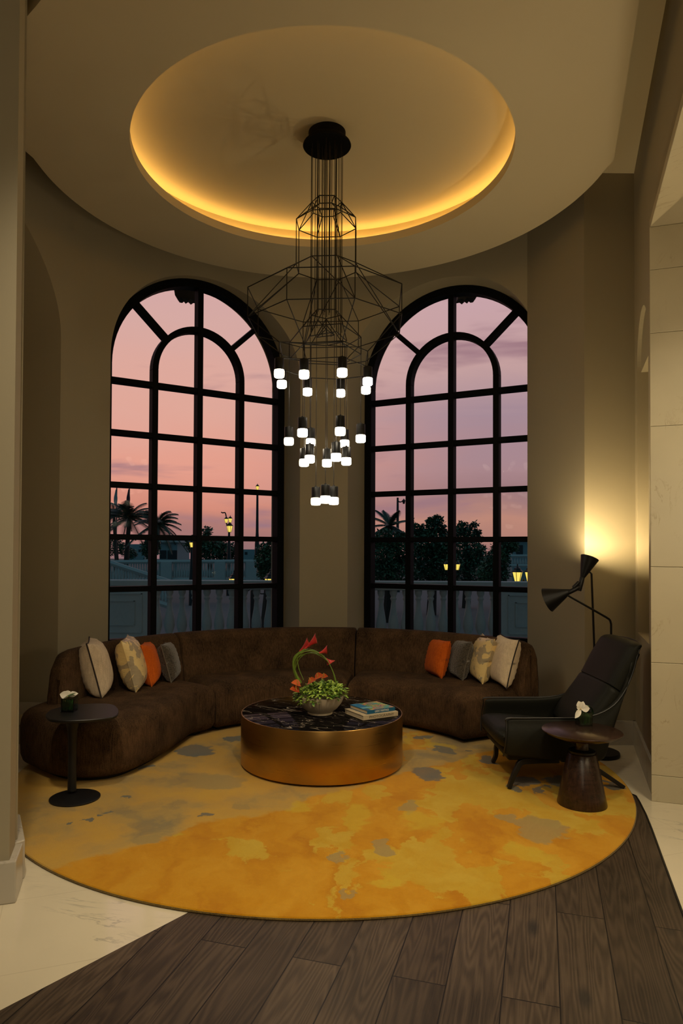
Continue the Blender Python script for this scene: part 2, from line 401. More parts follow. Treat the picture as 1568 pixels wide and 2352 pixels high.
OPEN.append((tof(wl_, cyl(LA)), tof(wl_, cyl(LB))))
ra = tof(wr_, cyl(RA)); OPEN.append((ra, ra+2.07))
def arch_z(t, a, b):
    r = (b-a)/2; m = (a+b)/2; return ZSP+sqrt(max(r*r-(t-m)**2, 0))
bm = B()
def wall_col(p, q, za, zb, zc, zd):
    face(bm, [(p.x, p.y, za), (q.x, q.y, zb), (q.x, q.y, zd), (p.x, p.y, zc)])
def solid(a0, a1, n):
    for i in range(n):
        p, q = cyl(a0+(a1-a0)*i/n), cyl(a0+(a1-a0)*(i+1)/n); wall_col(p, q, 0, 0, ZTOP, ZTOP)
A3 = -math.acos(1.035/RW); solid(A3, LA, 8); solid(-2.3, -pi-A3, 8); solid(LB, RA, 12)
W3 = [V((-2.72, CC.y, 0)), V((0, 1, 0)), V((1, 0, 0))]
for w, (a, b), tmax in ((wl_, OPEN[0], None), (wr_, OPEN[1], None), (W3, (-1.035, 1.035), None)):
    K = 56; ts = [(a+b)/2-(b-a)/2*cos(pi*i/K) for i in range(K+1)]
    for i in range(K):
        t0, t1 = ts[i], ts[i+1]; p, q = hit_cyl(w, t0), hit_cyl(w, t1); P, Q = w[0]+w[1]*t0-w[2]*.04, w[0]+w[1]*t1-w[2]*.04
        z0, z1 = arch_z(t0, a, b), arch_z(t1, a, b)
        wall_col(p, q, z0, z1, ZTOP, ZTOP); wall_col(p, q, 0, 0, SILL, SILL)
        face(bm, [(p.x, p.y, z0), (q.x, q.y, z1), (Q.x, Q.y, z1), (P.x, P.y, z0)])
        face(bm, [(p.x, p.y, SILL), (q.x, q.y, SILL), (Q.x, Q.y, SILL), (P.x, P.y, SILL)])
        PO, QO = P-w[2]*.25, Q-w[2]*.25
        face(bm, [(PO.x, PO.y, z0), (QO.x, QO.y, z1), (QO.x, QO.y, ZTOP), (PO.x, PO.y, ZTOP)])
    for t in (a, b):
        p = hit_cyl(w, t); P = w[0]+w[1]*t-w[2]*.3
        face(bm, [(p.x, p.y, SILL), (P.x, P.y, SILL), (P.x, P.y, ZSP), (p.x, p.y, ZSP)])
    for t, s in ((a, -1), (b, 1)) if w is not W3 else ():   # outer skin beside the opening
        P = w[0]+w[1]*t-w[2]*.3; Q = P+w[1]*s*.5
        face(bm, [(P.x, P.y, 0), (Q.x, Q.y, 0), (Q.x, Q.y, ZTOP), (P.x, P.y, ZTOP)])
bmesh.ops.remove_doubles(bm, verts=bm.verts[:], dist=1e-4)
struct('wall_back', bm, M['wall'])

# windows
ZB = [3.335, 2.805, 2.275, 1.745, 1.215, .685]     # bar centres
def build_window(name, w, ab):
    a, b = ab; m = (a+b)/2; r = (b-a)/2; o, u, n = w
    root = bpy.data.objects.new(name, None); C.objects.link(root); root.location = o+u*m; root['kind'] = 'structure'
    bm = B()
    L = Matrix(((u.x, n.x, 0, o.x), (u.y, n.y, 0, o.y), (0, 0, 1, 0), (0, 0, 0, 1)))   # (t, depth, z)
    FW, MW, D = .085, .062, .11
    def bar(t0, t1, z0, z1, d0=-D, d1=0): box(bm, ((t0+t1)/2, (d0+d1)/2, (z0+z1)/2), (t1-t0, d1-d0, z1-z0), 0, L)
    def arc(rc, wd, d0=-D, d1=0, K=40, a0=0, a1=pi):
        rows = []
        for i in range(K+1):
            t = a0+(a1-a0)*i/K; rows.append([L @ V((m+rr*cos(t), dd, ZSP+rr*sin(t))) for rr, dd in ((rc-wd, d0), (rc-wd, d1), (rc, d1), (rc, d0))])
        gridmesh(bm, rows, True)
    bar(a, a+FW, SILL, ZSP, -D-.01, .012); bar(b-FW, b, SILL, ZSP, -D-.01, .012); bar(a, b, SILL, SILL+FW)
    arc(r, FW, -D-.01, .012)
    q = (b-a-FW)/4
    c1, c2, c3 = m-q, m, m+q
    bar(c2-MW/2, c2+MW/2, SILL, ZSP+r-.03, -D, .004)
    for c in (c1, c3): bar(c-MW/2, c+MW/2, SILL, ZSP, -D, .002)
    arc(q+MW/2, MW, -D, .002, 32)
    for z in ZB: bar(a+.03, b-.03, z-.028, z+.028, -D+.01, 0)
    for sg in (-1, 1):
        for k in (1,):
            th = pi/2+sg*radians(47); p0 = V((m+q*cos(th), 0, ZSP+q*sin(th))); p1 = V((m+(r-.03)*cos(th), 0, ZSP+(r-.03)*sin(th)))
            md = (p0+p1)/2; ln = (p1-p0).length
            mt = L @ Matrix.Translation((md.x, -D/2, md.z)) @ Matrix.Rotation(pi/2-th, 4, 'Y') @ Matrix.Diagonal((MW*.9, D, ln, 1))
            bmesh.ops.create_cube(bm, size=1, matrix=mt)
    fr = make('window_frame', bm, M['frame'], root, False)
    bevel(fr, .004, 1)
    bm = B(); pts = [(a+.02, SILL+.02), (b-.02, SILL+.02), (b-.02, ZSP)] + [(m+(r-.02)*cos(pi*i/32), ZSP+(r-.02)*sin(pi*i/32)) for i in range(1, 32)] + [(a+.02, ZSP)]
    bm.faces.new([bm.verts.new(L @ V((t, -.085, z))) for t, z in pts])
    make('glass_pane', bm, M['glass'], root, False)
    return root
build_window('window_1', WIN[0], OPEN[0]); build_window('window_2', WIN[1], OPEN[1])
# scroll corbels hung outside over each window
for i, (px, x0, x1) in enumerate(((425, 403, 449), (1074, 1050, 1100))):
    w = WIN[i]; bm = B(); d = 7.9 if i == 0 else 7.98
    a = ay(px, 640, d); sc = d/F
    prof = [(-.09, .05), (-.092, -.10), (-.115, -.15), (-.125, -.20), (-.115, -.26), (-.09, -.295), (-.06, -.30), (-.04, -.285), (-.02, -.31), (.01, -.29), (.04, -.32), (.07, -.30), (.115, -.31), (.115, .05)]
    sg = 1 if i == 0 else -1
    va = [bm.verts.new((a.x+sg*x, a.y, a.z+.07+z)) for x, z in prof]; vb = [bm.verts.new((a.x+sg*x, a.y+.14, a.z+.07+z)) for x, z in prof]
    bm.faces.new(va); bm.faces.new(vb[::-1])
    for k in range(len(va)): bm.faces.new((va[k], va[(k+1) % len(va)], vb[(k+1) % len(va)], vb[k]))
    bmesh.ops.transform(bm, matrix=Matrix.Identity(4), verts=bm.verts[:])
    struct('trim_%d' % (10+i), bm, simple('dark_carved_stone', (.03, .028, .026, 1), .8))

# side walls
bm = B(); face(bm, [(-3.1, 3.0, 0), (-3.1, 7.2, 0), (-3.1, 7.2, ZTOP), (-3.1, 3.0, ZTOP)]); struct('wall_left', bm, M['wall'])
cb = cyl(RB); c1 = V((2.195, 5.86, 0)); c2 = V((2.622, 5.866, 0)); c3 = V((1.98, 4.0, 0)); ur = (c3-c2).normalized(); nr = V((-ur.y, ur.x, 0))*-1
bm = B()
face(bm, [(cb.x, cb.y, 0), (c1.x, c1.y, 0), (c1.x, c1.y, ZTOP), (cb.x, cb.y, ZTOP)])
face(bm, [(c1.x, c1.y, 0), (c2.x, c2.y, 0), (c2.x, c2.y, ZTOP), (c1.x, c1.y, ZTOP)])
e = cb+V((.5, .9, 0)); face(bm, [(cb.x, cb.y, 0), (e.x, e.y, 0), (e.x, e.y, ZTOP), (cb.x, cb.y, ZTOP)])
struct('wall_right_pier', bm, M['wall'])
# right wall: niche, then the marble-lined opening
SJ = 1.37
qj = c2+ur*SJ
def rw(t, z, d=0):       # wall coordinates; d > 0 goes into the wall, away from the room
    q = c2+ur*t+V((-ur.y, ur.x, 0))*d; return (q.x, q.y, z)
bm = B(); a, b, zs, zsp, dp, ty = .2, 1.0, .96, 3.08, .14, 3.13
r_, m_ = (b-a)/2, (a+b)/2
face(bm, [rw(0, 0), rw(a, 0), rw(a, ZTOP), rw(0, ZTOP)]); face(bm, [rw(b, 0), rw(SJ, 0), rw(SJ, ZTOP), rw(b, ZTOP)])
face(bm, [rw(a, 0), rw(b, 0), rw(b, zs), rw(a, zs)]); face(bm, [rw(a, zs), rw(b, zs), rw(b, zs, dp), rw(a, zs, dp)])
K = 28; ts = [m_-r_*cos(pi*i/K) for i in range(K+1)]; zz = [zsp+sqrt(max(r_*r_-(t-m_)**2, 0)) for t in ts]
for i in range(K):
    face(bm, [rw(ts[i], zz[i]), rw(ts[i+1], zz[i+1]), rw(ts[i+1], ZTOP), rw(ts[i], ZTOP)])
    face(bm, [rw(ts[i], zz[i]), rw(ts[i+1], zz[i+1]), rw(ts[i+1], zz[i+1], dp), rw(ts[i], zz[i], dp)])
    face(bm, [rw(ts[i], zs, dp), rw(ts[i+1], zs, dp), rw(ts[i+1], zz[i+1], dp), rw(ts[i], zz[i], dp)])
    face(bm, [rw(ts[i], zsp, .03), rw(ts[i+1], zsp, .03), rw(ts[i+1], zz[i+1], .03), rw(ts[i], zz[i], .03)])
face(bm, [rw(a, zsp, .03), rw(b, zsp, .03), rw(b, zsp, dp), rw(a, zsp, dp)])
for t in (a, b): face(bm, [rw(t, zs), rw(t, zs, dp), rw(t, zsp, dp), rw(t, zsp)])
ZO = 3.74
face(bm, [rw(SJ, ZO+.06), rw(4.4, ZO+.06), rw(4.4, ZTOP), rw(SJ, ZTOP)])
bmesh.ops.remove_doubles(bm, verts=bm.verts[:], dist=1e-5)
struct('wall_right', bm, M['wall'])
bm = B()   # marble lining: far jamb in courses, soffit, back
zc = [0, .17, .895, 1.515, 2.43, 3.04, 3.457, ZO]
for z0, z1 in zip(zc, zc[1:]):
    prism(bm, [rw(SJ+.012, 0, -.03)[:2], rw(SJ+.055, 0, -.035)[:2], rw(SJ+.055, 0, .75)[:2], rw(SJ+.012, 0, .75)[:2]], z0+.0005, z1-.0015)
prism(bm, [rw(SJ+.012, 0, -.03)[:2], rw(4.4, 0, -.03)[:2], rw(4.4, 0, .75)[:2], rw(SJ+.012, 0, .75)[:2]], ZO, ZO+.06)
prism(bm, [rw(SJ+.03, 0, .72)[:2], rw(4.4, 0, .72)[:2], rw(4.4, 0, .8)[:2], rw(SJ+.03, 0, .8)[:2]], 0, ZO)
o = struct('trim_2', bm, M['jamb_marble']); bevel(o, .003, 2)
# baseboards
bm = B()
def base(p, q, th, h=.2):
    u = (q-p).normalized(); n = V((u.y, -u.x, 0)); a = [p, q, q+n*th, p+n*th]; prism(bm, [(v.x, v.y) for v in a], 0, h)
base(c1+V((-.02, 0, 0)), c2+V((-.0, 0, 0)), .022); struct('baseboard_back', bm, M['plinth'])
bm = B(); q2 = V(rw(SJ+.01, 0)); base(c2, q2, .02); struct('baseboard_right', bm, M['plinth'])
bm = B(); base(cb, c1+V((0, -.02, 0)), .02); struct('baseboard_window', bm, M['plinth'])
bm = B(); base(V((-3.1, 6.195, 0)), V((-2.40, 6.195, 0)), .02, .26); struct('baseboard_left', bm, M['plinth'])
# foreground pier, stepped, on marble plinths
P1 = [(-3.2, 2.62), (-1.425, 3.20), (-1.47, 3.36), (-3.2, 2.8)]; P2 = [(-3.2, 2.8), (-1.62, 3.28), (-1.49, 3.43), (-1.64, 3.72), (-3.2, 3.5)]
bm = B(); prism(bm, P1, 0, ZTOP); prism(bm, P2, 0, ZTOP-.001); struct('wall_pier', bm, M['wall'])
bm = B(); prism(bm, [(-3.2, 2.59), (-1.39, 3.19), (-1.445, 3.39), (-3.2, 2.8)], 0, .19); prism(bm, [(-3.2, 2.8), (-1.6, 3.25), (-1.452, 3.43), (-1.62, 3.76), (-3.2, 3.5)], .0005, .1895)
o = struct('baseboard_pier', bm, M['plinth']); bevel(o, .006, 2)
# the rest of the lobby behind the camera
for nm, a, b in (('wall_front', (-4.2, -4.2), (4.2, -4.2)), ('wall_lobby_left', (-3.2, -4.2), (-3.2, 7)), ('wall_lobby_right', (3.6, -4.2), (3.6, 7))):
    bm = B(); face(bm, [a+(0,), b+(0,), b+(ZTOP,), a+(ZTOP,)]); struct(nm, bm, M['wall'])
for nm, a, b in (('wall_outer_left', (-3.2, 6.6), (-2.2, 6.6)), ('wall_outer_right', (2.4, 7.0), (3.6, 7.0))):
    bm = B(); face(bm, [a+(0,), b+(0,), b+(ZTOP,), a+(ZTOP,)]); struct(nm, bm, M['wall'])

# ------------------------------------------------------------------ rug
RC = V((-.032, 5.19, 0)); RR = 2.148; ZR = .02
bm = B(); prof = [(0, .004), (RR-.012, .004), (RR-.004, .008), (RR, .013), (RR-.004, .018), (RR-.014, ZR), (0, ZR)]
lathe(bm, prof[1:-1], (RC.x, RC.y, 0), 180)
rug = make('rug', bm, M['rug']); bm = B(); tube(bm, [(RC.x+(RR-.001)*cos(2*pi*i/180), RC.y+(RR-.001)*sin(2*pi*i/180), .0075) for i in range(180)], .006, 6, True); bo = make('edge_ring', bm, M['rug_edge'], rug)  # rug disc, then a dark brown ring round its lower edge
tag(rug, 'large round rug in mottled yellow orange and blue grey under the coffee table', 'rug')

# ------------------------------------------------------------------ chandelier
HC = V((.012, 5.2, 0)); ZCAN = 4.762
ch = thing('chandelier', (HC.x, HC.y, ZCAN), 'black wire-frame chandelier with many small lit pendants under round ceiling cove', 'chandelier')
bm = B(); lathe(bm, [(.14, ZCAN), (.14, ZCAN-.05), (.178, ZCAN-.09), (.182, ZCAN-.1), (.178, ZCAN-.107)], (HC.x, HC.y, 0), 64); make('canopy', bm, M['matte'], ch)
def poly(z, r, n, rot, c=HC): return [V((c.x+r*cos(rot+2*pi*i/n), c.y+r*sin(rot+2*pi*i/n), z)) for i in range(n)]
o8 = radians(-90+22.5-4)
A_ = poly(4.235, .112, 6, radians(-60)); Bq = poly(4.07, .237, 8, o8); Cq = poly(3.735, .237, 8, o8); D_ = poly(3.515, .60, 8, o8); E_ = poly(3.30, .60, 8, o8); A2 = poly(4.175, .112, 8, o8)
pend = dict(g1=[(641, 868), (647, 892), (698, 870), (706, 909), (785.5, 866), (782, 912), (844, 886), (840, 905)],
            g2=[(663, 1023), (694.5, 1004), (713, 1025), (781, 1001), (791, 1028), (828, 1017)],
            g3=[(711, 1064), (698, 1072), (771.5, 1060), (795, 1069), (750.5, 1073)], g4=[(725, 1161), (747, 1157), (766, 1160)])
def gpos(g, z): return [az(x, y, z) for x, y in pend[g]]
P_ = {'g1': gpos('g1', 2.842), 'g2': gpos('g2', 2.423), 'g3': gpos('g3', 2.256), 'g4': gpos('g4', 1.957)}
ringz = {'g1': 3.10, 'g2': 3.22, 'g3': 3.19, 'g4': 3.26}
def order(ps): return sorted(ps, key=lambda p: atan2(p.y-HC.y, p.x-HC.x))
def atz(ps, z): return [V((p.x, p.y, z)) for p in ps]
Fq = atz(order(P_['g1']), 3.10); F2 = atz(order(P_['g1']), 2.985); G2 = atz(order(P_['g2']), 3.22); G2b = atz(order(P_['g2']), 3.09); G3 = atz(order(P_['g3']), 3.20); G4 = atz(order(P_['g4']), 3.25)
S5 = poly(3.39, .115, 5, radians(90)); S3 = poly(3.33, .07, 3, radians(90))
bm = B(); WR = .0036
def loop(ps):
    for p, q in zip(ps, ps[1:]+ps[:1]): tube(bm, [p, q], WR, 6)
def link(a, b, cyc=True):
    for p in a:
        q = min(b, key=lambda v: abs(((atan2(v.y-HC.y, v.x-HC.x)-atan2(p.y-HC.y, p.x-HC.x)+pi) % (2*pi))-pi)); tube(bm, [p, q], WR, 6)
for ps in (A_, A2, Bq, Cq, D_, E_, Fq, F2, G2, G2b, G3, G4, S5): loop(ps)
link(Bq, A2); link(A2, A_); link(Bq, A_)
for p, q in zip(Bq, Cq): tube(bm, [p, q], WR, 6)
for p, q in zip(Cq, D_): tube(bm, [p, q], WR, 6)
for p, q in zip(D_, E_): tube(bm, [p, q], WR, 6)
link(E_, Fq); link(Fq, F2); link(G2, S5); link(G2, G2b); link(G3, S5); link(G4, S3); link(Cq, E_[::2])
make('wire_frame', bm, M['wire'], ch, True, 60)
# bundle of suspension cables
for i in range(22):
    a = 2*pi*i/22+.1; r = .118 if i % 2 == 0 else (.075 if i % 4 == 1 else .035)
    zb = 3.39 if i % 2 else 3.25
    bm = B(); x, y = HC.x+r*cos(a), HC.y+r*sin(a)
    tube(bm, [(x, y, ZCAN-.1), (x+random.uniform(-.003, .003), y, 4.0), (x, y, zb)], .0026, 5)
    make('suspension_cable', bm, M['wire'], ch)
k = 0
for g, ps in P_.items():
    for p in ps:
        bm = B(); lathe(bm, [(.0, .150), (.008, .150), (.010, .142), (.031, .140), (.0335, .137), (.0335, .058), (.028, .056), (.0, .056)][1:-1], p, 28)
        o = make('pendant', bm, M['black'], ch)
        bm = B(); lathe(bm, [(.030, .003), (.0355, .008), (.0365, .02), (.0365, .048), (.0345, .056), (.029, .0575)], p, 28)
        bmesh.ops.translate(bm, verts=bm.verts[:], vec=(0, 0, 0)); d = make('diffuser', bm, M['glow'], o)
        bm = B(); tube(bm, [p+V((0, 0, .149)), V((p.x, p.y, ringz[g]))], .0024, 5); make('cable', bm, M['wire'], o)
# children of pendants were built in world space minus the chandelier offset
# ------------------------------------------------------------------ sofa
SC = V((-.02, 5.18, 0))
def pol(r, a): return V((SC.x+r*sin(a), SC.y+r*cos(a), 0))
D2 = radians
def arcp(r, a0, a1, n): return [pol(r, a0+(a1-a0)*i/n) for i in range(n+1)]
RF, RBK = 1.285, 1.93
def inset(pts, d):
    n = len(pts); out = []
    for i in range(n):
        a, b, c = pts[i-1], pts[i], pts[(i+1) % n]
        t = ((b-a).normalized()+(c-b).normalized())
        t = t.normalized() if t.length > 1e-6 else (c-b).normalized()
        nn = V((-t.y, t.x, 0)); cs = max(.5, abs(nn.dot(V((-(c-b).normalized().y, (c-b).normalized().x, 0))))); out.append(b+nn*d/cs)
    return out
def area(p): return sum(p[i-1].x*p[i].y-p[i].x*p[i-1].y for i in range(len(p)))/2
def resample(p, st):
    out = []
    n = len(p)
    for i in range(n):
        a, b = p[i], p[(i+1) % n]; k = max(1, int((b-a).length/st))
        out += [a+(b-a)*j/k for j in range(k)]
    return out
def puff(bm, outl, prof, crown=0):
    outl = resample(outl, .035)
    if area(outl) < 0: outl = outl[::-1]
    rows = []
    for ins, z in prof:
        q = inset(outl, ins) if ins else outl
        rows.append([(p.x, p.y, z) for p in q])
    vs = gridmesh(bm, rows, True)
    f = bm.faces.new(vs[-1]); bm.faces.new(vs[0][::-1])
sp = [(.05, .055), (.02, .075), (.004, .12), (0, .2), (0, .32), (.006, .365), (.022, .402), (.05, .428), (.085, .442), (.12, .448)]
sofa = thing('curved_sofa', (SC.x, SC.y+1.6, ZR), 'long curved brown sectional sofa against the windows', 'sofa')
def curve_off(pts, d):      # offset an open curve to its left
    out = []
    for i, p in enumerate(pts):
        t = (pts[min(i+1, len(pts)-1)]-pts[max(i-1, 0)]).normalized(); out.append(p+V((-t.y, t.x, 0))*d)
    return out
def smooth(pts, n=2):
    for _ in range(n): pts = [pts[0]]+[(pts[i-1]+pts[i]*2+pts[i+1])/4 for i in range(1, len(pts)-1)]+[pts[-1]]
    return pts
def left_out(ins):
    e = D2(-45.5)-ins/1.6
    ctl = arcp(RF, e, D2(-56), 4)
    fl = [az(x, y, .055) for x, y in ((400, 1722), (345, 1754), (285, 1779), (200, 1790), (125, 1785), (80, 1768))]
    fl = [V((p.x, p.y-.02, 0)) for p in fl]
    ctl += fl + [V((-2.215, 5.10, 0)), V((-2.235, 5.27, 0)), V((-2.19, 5.45, 0))] + arcp(2.07, D2(-79), e, 12)
    cv = smooth(spline(ctl, 7), 10)
    return curve_off(cv, -ins if SGN < 0 else ins)
def band_out(a0, a1, r1):
    return lambda ins: arcp(RF+ins, a0+ins/1.5, a1-ins/1.5, 26)+arcp(r1-ins, a1-ins/1.5, a0+ins/1.5, 26)
SGN = 1; q0 = left_out(0); q1 = left_out(.05)
if abs(area(q1)) > abs(area(q0)): SGN = -1
mid_out = band_out(D2(-45.2), D2(10.75), 2.02); rgt_out = band_out(D2(10.95), D2(64.5), 2.0)
left, mid, rgt = left_out(0), mid_out(0), rgt_out(0)
for fn in (left_out, mid_out, rgt_out):
    bm = B(); rows = [[(p.x, p.y, z) for p in fn(i)] for i, z in sp]; vs = gridmesh(bm, rows, True)
    bm.faces.new(vs[-1]); bm.faces.new(vs[0][::-1]); make('seat', bm, M['sofa'], sofa, True, 70)
def back_section(a0, a1, round0=False, round1=False):
    bm = B(); n = int(abs(a1-a0)/.035)+2; rows = []
    al = []
    L = (a1-a0)*1.95
    ss = [i/n for i in range(n+1)]
    extra = [.0, .01, .03, .06, .10, .15, .2]
    pos = sorted(set([round(s*L, 4) for s in ss]+([e for e in extra] if round0 else [0, .012, .03])+([L-e for e in extra] if round1 else [L, L-.012, L-.03])))
    for s in pos:
        a = a0+s/1.95
        cut = 0; sq = 0
        for fl, e in ((round0, s), (round1, L-s)):
            rr = (.2 if s < L/2 else .11) if fl else .03
            if e < rr:
                k = rr-sqrt(max(rr*rr-(rr-e)**2, 0)); cut = max(cut, k*(1.0 if fl else .9)); sq = max(sq, min(1, k/rr)*(.035 if fl else .012))
        top = .838-cut
        pr = [(1.76, .40), (1.775, .5), (1.80, .62)]
        h = [(1.825, top-.09), (1.845, top-.04), (1.875, top-.01), (1.93, top), (1.99, top-.006), (2.04, top-.03), (2.065, top-.09), (2.08, .5), (2.085, .1), (2.06, .06), (1.9, .055)]
        pts = [(r, min(z, top-.1)) for r, z in pr]+h
        dg = math.degrees(a); k = min(1, max(0, (-52-dg)/14)) if dg < 0 else .7*min(1, max(0, (dg-36)/12)); k = k*k*(3-2*k)
        pts = [(r+.13*k*max(0, (1.95-r)/.19), z) for r, z in pts]
        cr = 1.95
        rows.append([(lambda p: (p.x, p.y, z))(pol(r+(sq if r < cr else -sq), a)) for r, z in pts])
    vs = gridmesh(bm, rows, True)
    for rg in (vs[0], vs[-1]):
        c = sum((v.co for v in rg), V())/len(rg); c.z = .4; cv = bm.verts.new(c)
        for i in range(len(rg)): bm.faces.new((rg[i], rg[(i+1) % len(rg)], cv))
    return bm
for a0, a1, r0, r1 in ((D2(-88), D2(-45.3), True, False), (D2(-45.0), D2(10.6), False, False), (D2(10.9), D2(66), False, True)):
    make('backrest', back_section(a0, a1, r0, r1), M['sofa'], sofa, True, 70)
bm = B(); 
for fn in (left_out, mid_out, rgt_out):
    q = fn(.1); prism(bm, [(p.x, p.y) for p in q], ZR, .075)
make('plinth_base', bm, M['black'], sofa, False, label='dark recessed base')

# ------------------------------------------------------------------ cushions
def cushion_bm(w, h, T, mtx, K=22):
    bm = B(); fr, bk = [], []
    for j in range(K+1):
        v = -1+2*j/K; a, b = [], []
        for i in range(K+1):
            u = -1+2*i/K
            x = u*(1-.085*(1-v*v)*abs(u)**2)*w/2; y = v*(1-.085*(1-u*u)*abs(v)**2)*h/2
            t = T/2*(max(0, (1-abs(u)**2.6))*max(0, (1-abs(v)**2.6)))**.40
            wr = .006*sin(u*23+v*5)*(abs(v)**3)*(1-abs(v))*4+.005*sin(v*26+u*4)*(abs(u)**3)*(1-abs(u))*6
            a.append(mtx @ V((x, y, t+wr))); b.append(mtx @ V((x, y, -t-wr)))
        fr.append(a); bk.append(b)
    gridmesh(bm, fr); gridmesh(bm, [r[::-1] for r in bk]); bmesh.ops.remove_doubles(bm, verts=bm.verts[:], dist=1e-5); return bm
def rim(w, h, mtx, K=20):
    pts = []
    for sx, sy in ((0, -1), (1, 0), (0, 1), (-1, 0)):
        for i in range(K):
            s = -1+2*i/K
            if sx == 0: u, v = (s if sy < 0 else -s), sy
            else: u, v = sx, (s if sx > 0 else -s)
            pts.append(mtx @ V((u*(1-.085*(1-v*v)*abs(u)**2)*w/2, v*(1-.085*(1-u*u)*abs(v)**2)*h/2, 0)))
    return pts
M['c_beige'] = fabric('beige_chenille', (.46, .365, .25, 1), (.70, .57, .41, 1), 160)
M['c_orange'] = fabric('orange_velvet', (.46, .075, .005, 1), (.68, .14, .010, 1), 120, .85, .3, .05)
M['c_cream'] = fabric('cream_velvet', (.62, .49, .33, 1), (.82, .68, .48, 1), 140)
def quilt():
    g = G('grey_quilted_velvet'); v = g.obj(); q = g.vor(g.map(v, (1, 1, 1.6)), 42, 'DISTANCE_TO_EDGE'); nz = g.noise(v, 200, 2)
    c = g.mix(g.step(q, 0, .12), (.022, .018, .013, 1), (.095, .078, .056, 1)); c = g.mix(g.math('MULTIPLY', nz, .4), c, (.05, .04, .03, 1))
    return g.pbr(c, .75, 0, g.bump(g.step(q, 0, .2), .5, .006), .2, .5)
M['c_grey'] = quilt()
def damask():
    g = G('gold_damask_satin'); v = g.obj()
    w = g.noise(v, 7.5, 3, 1.6, .45); m = g.step(w, .49, .515)
    c = g.mix(m, (.80, .60, .25, 1), (.34, .27, .17, 1)); fl = g.noise(g.map(v, (1, 1, 4)), 26, 3)
    c = g.mix(g.math('MULTIPLY', fl, .3), c, (.7, .56, .3, 1))
    return g.pbr(c, g.mix(m, (.32, .32, .32, 1), (.5, .5, .5, 1)), 0, g.bump(fl, .25, .01), .6, .1)
M['c_gold'] = damask()
M['pipe_dark'] = simple('dark_piping', (.02, .012, .01, 1), .7)
M['pipe_grey'] = simple('grey_piping', (.13, .11, .085, 1), .7)
def cushion(px, py, side, size, T, mat, pipe, label, lean, yaw, shift=0, group=None, pcol=None, tw=0):
    p = az(px, py, .449); a = radians(yaw)
    nrm = V((-sin(a), -cos(a), 0)); tan = V((cos(a), -sin(a), 0))     # nrm faces the middle of the sofa
    up = (V((0, 0, 1))*cos(radians(lean))-nrm*sin(radians(lean))); nn = (nrm*cos(radians(lean))+V((0, 0, 1))*sin(radians(lean)))
    away = tan if side < 0 else -tan
    c = p+away*(size/2-.005)+up*(size/2-.004)+V((0, 0, .0))
    mt = Matrix(((tan.x, up.x, nn.x, c.x), (tan.y, up.y, nn.y, c.y), (tan.z, up.z, nn.z, c.z), (0, 0, 0, 1))) @ Matrix.Rotation(radians(tw), 4, 'Z')
    root = thing('throw_pillow', (c.x, c.y, .449), label, 'pillow', group)
    make('cover', cushion_bm(size, size, T, mt), mat, root, True, 80)
    bm = B(); tube(bm, rim(size, size, mt), pipe, 6, True); make('piping', bm, pcol or mat, root)
cushion(233, 1604, -1, .45, .25, M['c_beige'], .006, 'beige pillow with dark piping at the left end of the sofa', 15, -106, pcol=M['pipe_dark'])
cushion(312, 1590, -1, .44, .22, M['c_gold'], .005, 'gold floral satin pillow beside the dark-piped beige pillow on the left', 16, -99)
cushion(348, 1577, -1, .37, .19, M['c_orange'], .004, 'orange velvet pillow on the left side of the sofa', 14, -99)
cushion(393, 1568, -1, .35, .16, M['c_grey'], .005, 'grey quilted pillow on the left side of the sofa, beside an orange one', 16, -93, pcol=M['pipe_grey'])
cushion(1014, 1558, 1, .35, .15, M['c_orange'], .004, 'orange velvet pillow on the right side of the sofa', 14, 73)
cushion(1062, 1563, 1, .36, .16, M['c_grey'], .005, 'grey quilted pillow on the right side of the sofa, beside an orange one', 14, 80, pcol=M['pipe_grey'])
cushion(1108, 1571, 1, .41, .19, M['c_gold'], .005, 'pale gold floral pillow next to the cream pillow on the right', 15, 88)
cushion(1163, 1581, 1, .43, .19, M['c_cream'], .006, 'cream pillow with dark piping at the right end of the sofa', 15, 83, pcol=M['pipe_dark'])

# ------------------------------------------------------------------ coffee table
TC = V((-.008, 5.30, 0)); TR = .608; TH = .396
tb = thing('coffee_table', (TC.x, TC.y, ZR), 'round drum coffee table in brushed brass with black marble top', 'coffee table')
bm = B(); lathe(bm, [(TR-.012, .035), (TR, .037), (TR, TH-.004), (TR-.002, TH), (TR-.008, TH), (TR-.009, TH-.012)], (TC.x, TC.y, 0), 128); make('drum', bm, M['brass'], tb, True, 50)
bm = B(); lathe(bm, [(TR-.009, TH-.02), (TR-.009, TH-.004), (TR-.012, TH-.002)], (TC.x, TC.y, 0), 128); make('marble_top', bm, M['black_marble'], tb, True, 50)
bm = B(); lathe(bm, [(TR-.035, ZR), (TR-.035, .04)], (TC.x, TC.y, 0), 96); make('plinth', bm, M['black'], tb)
ZT = TH-.002
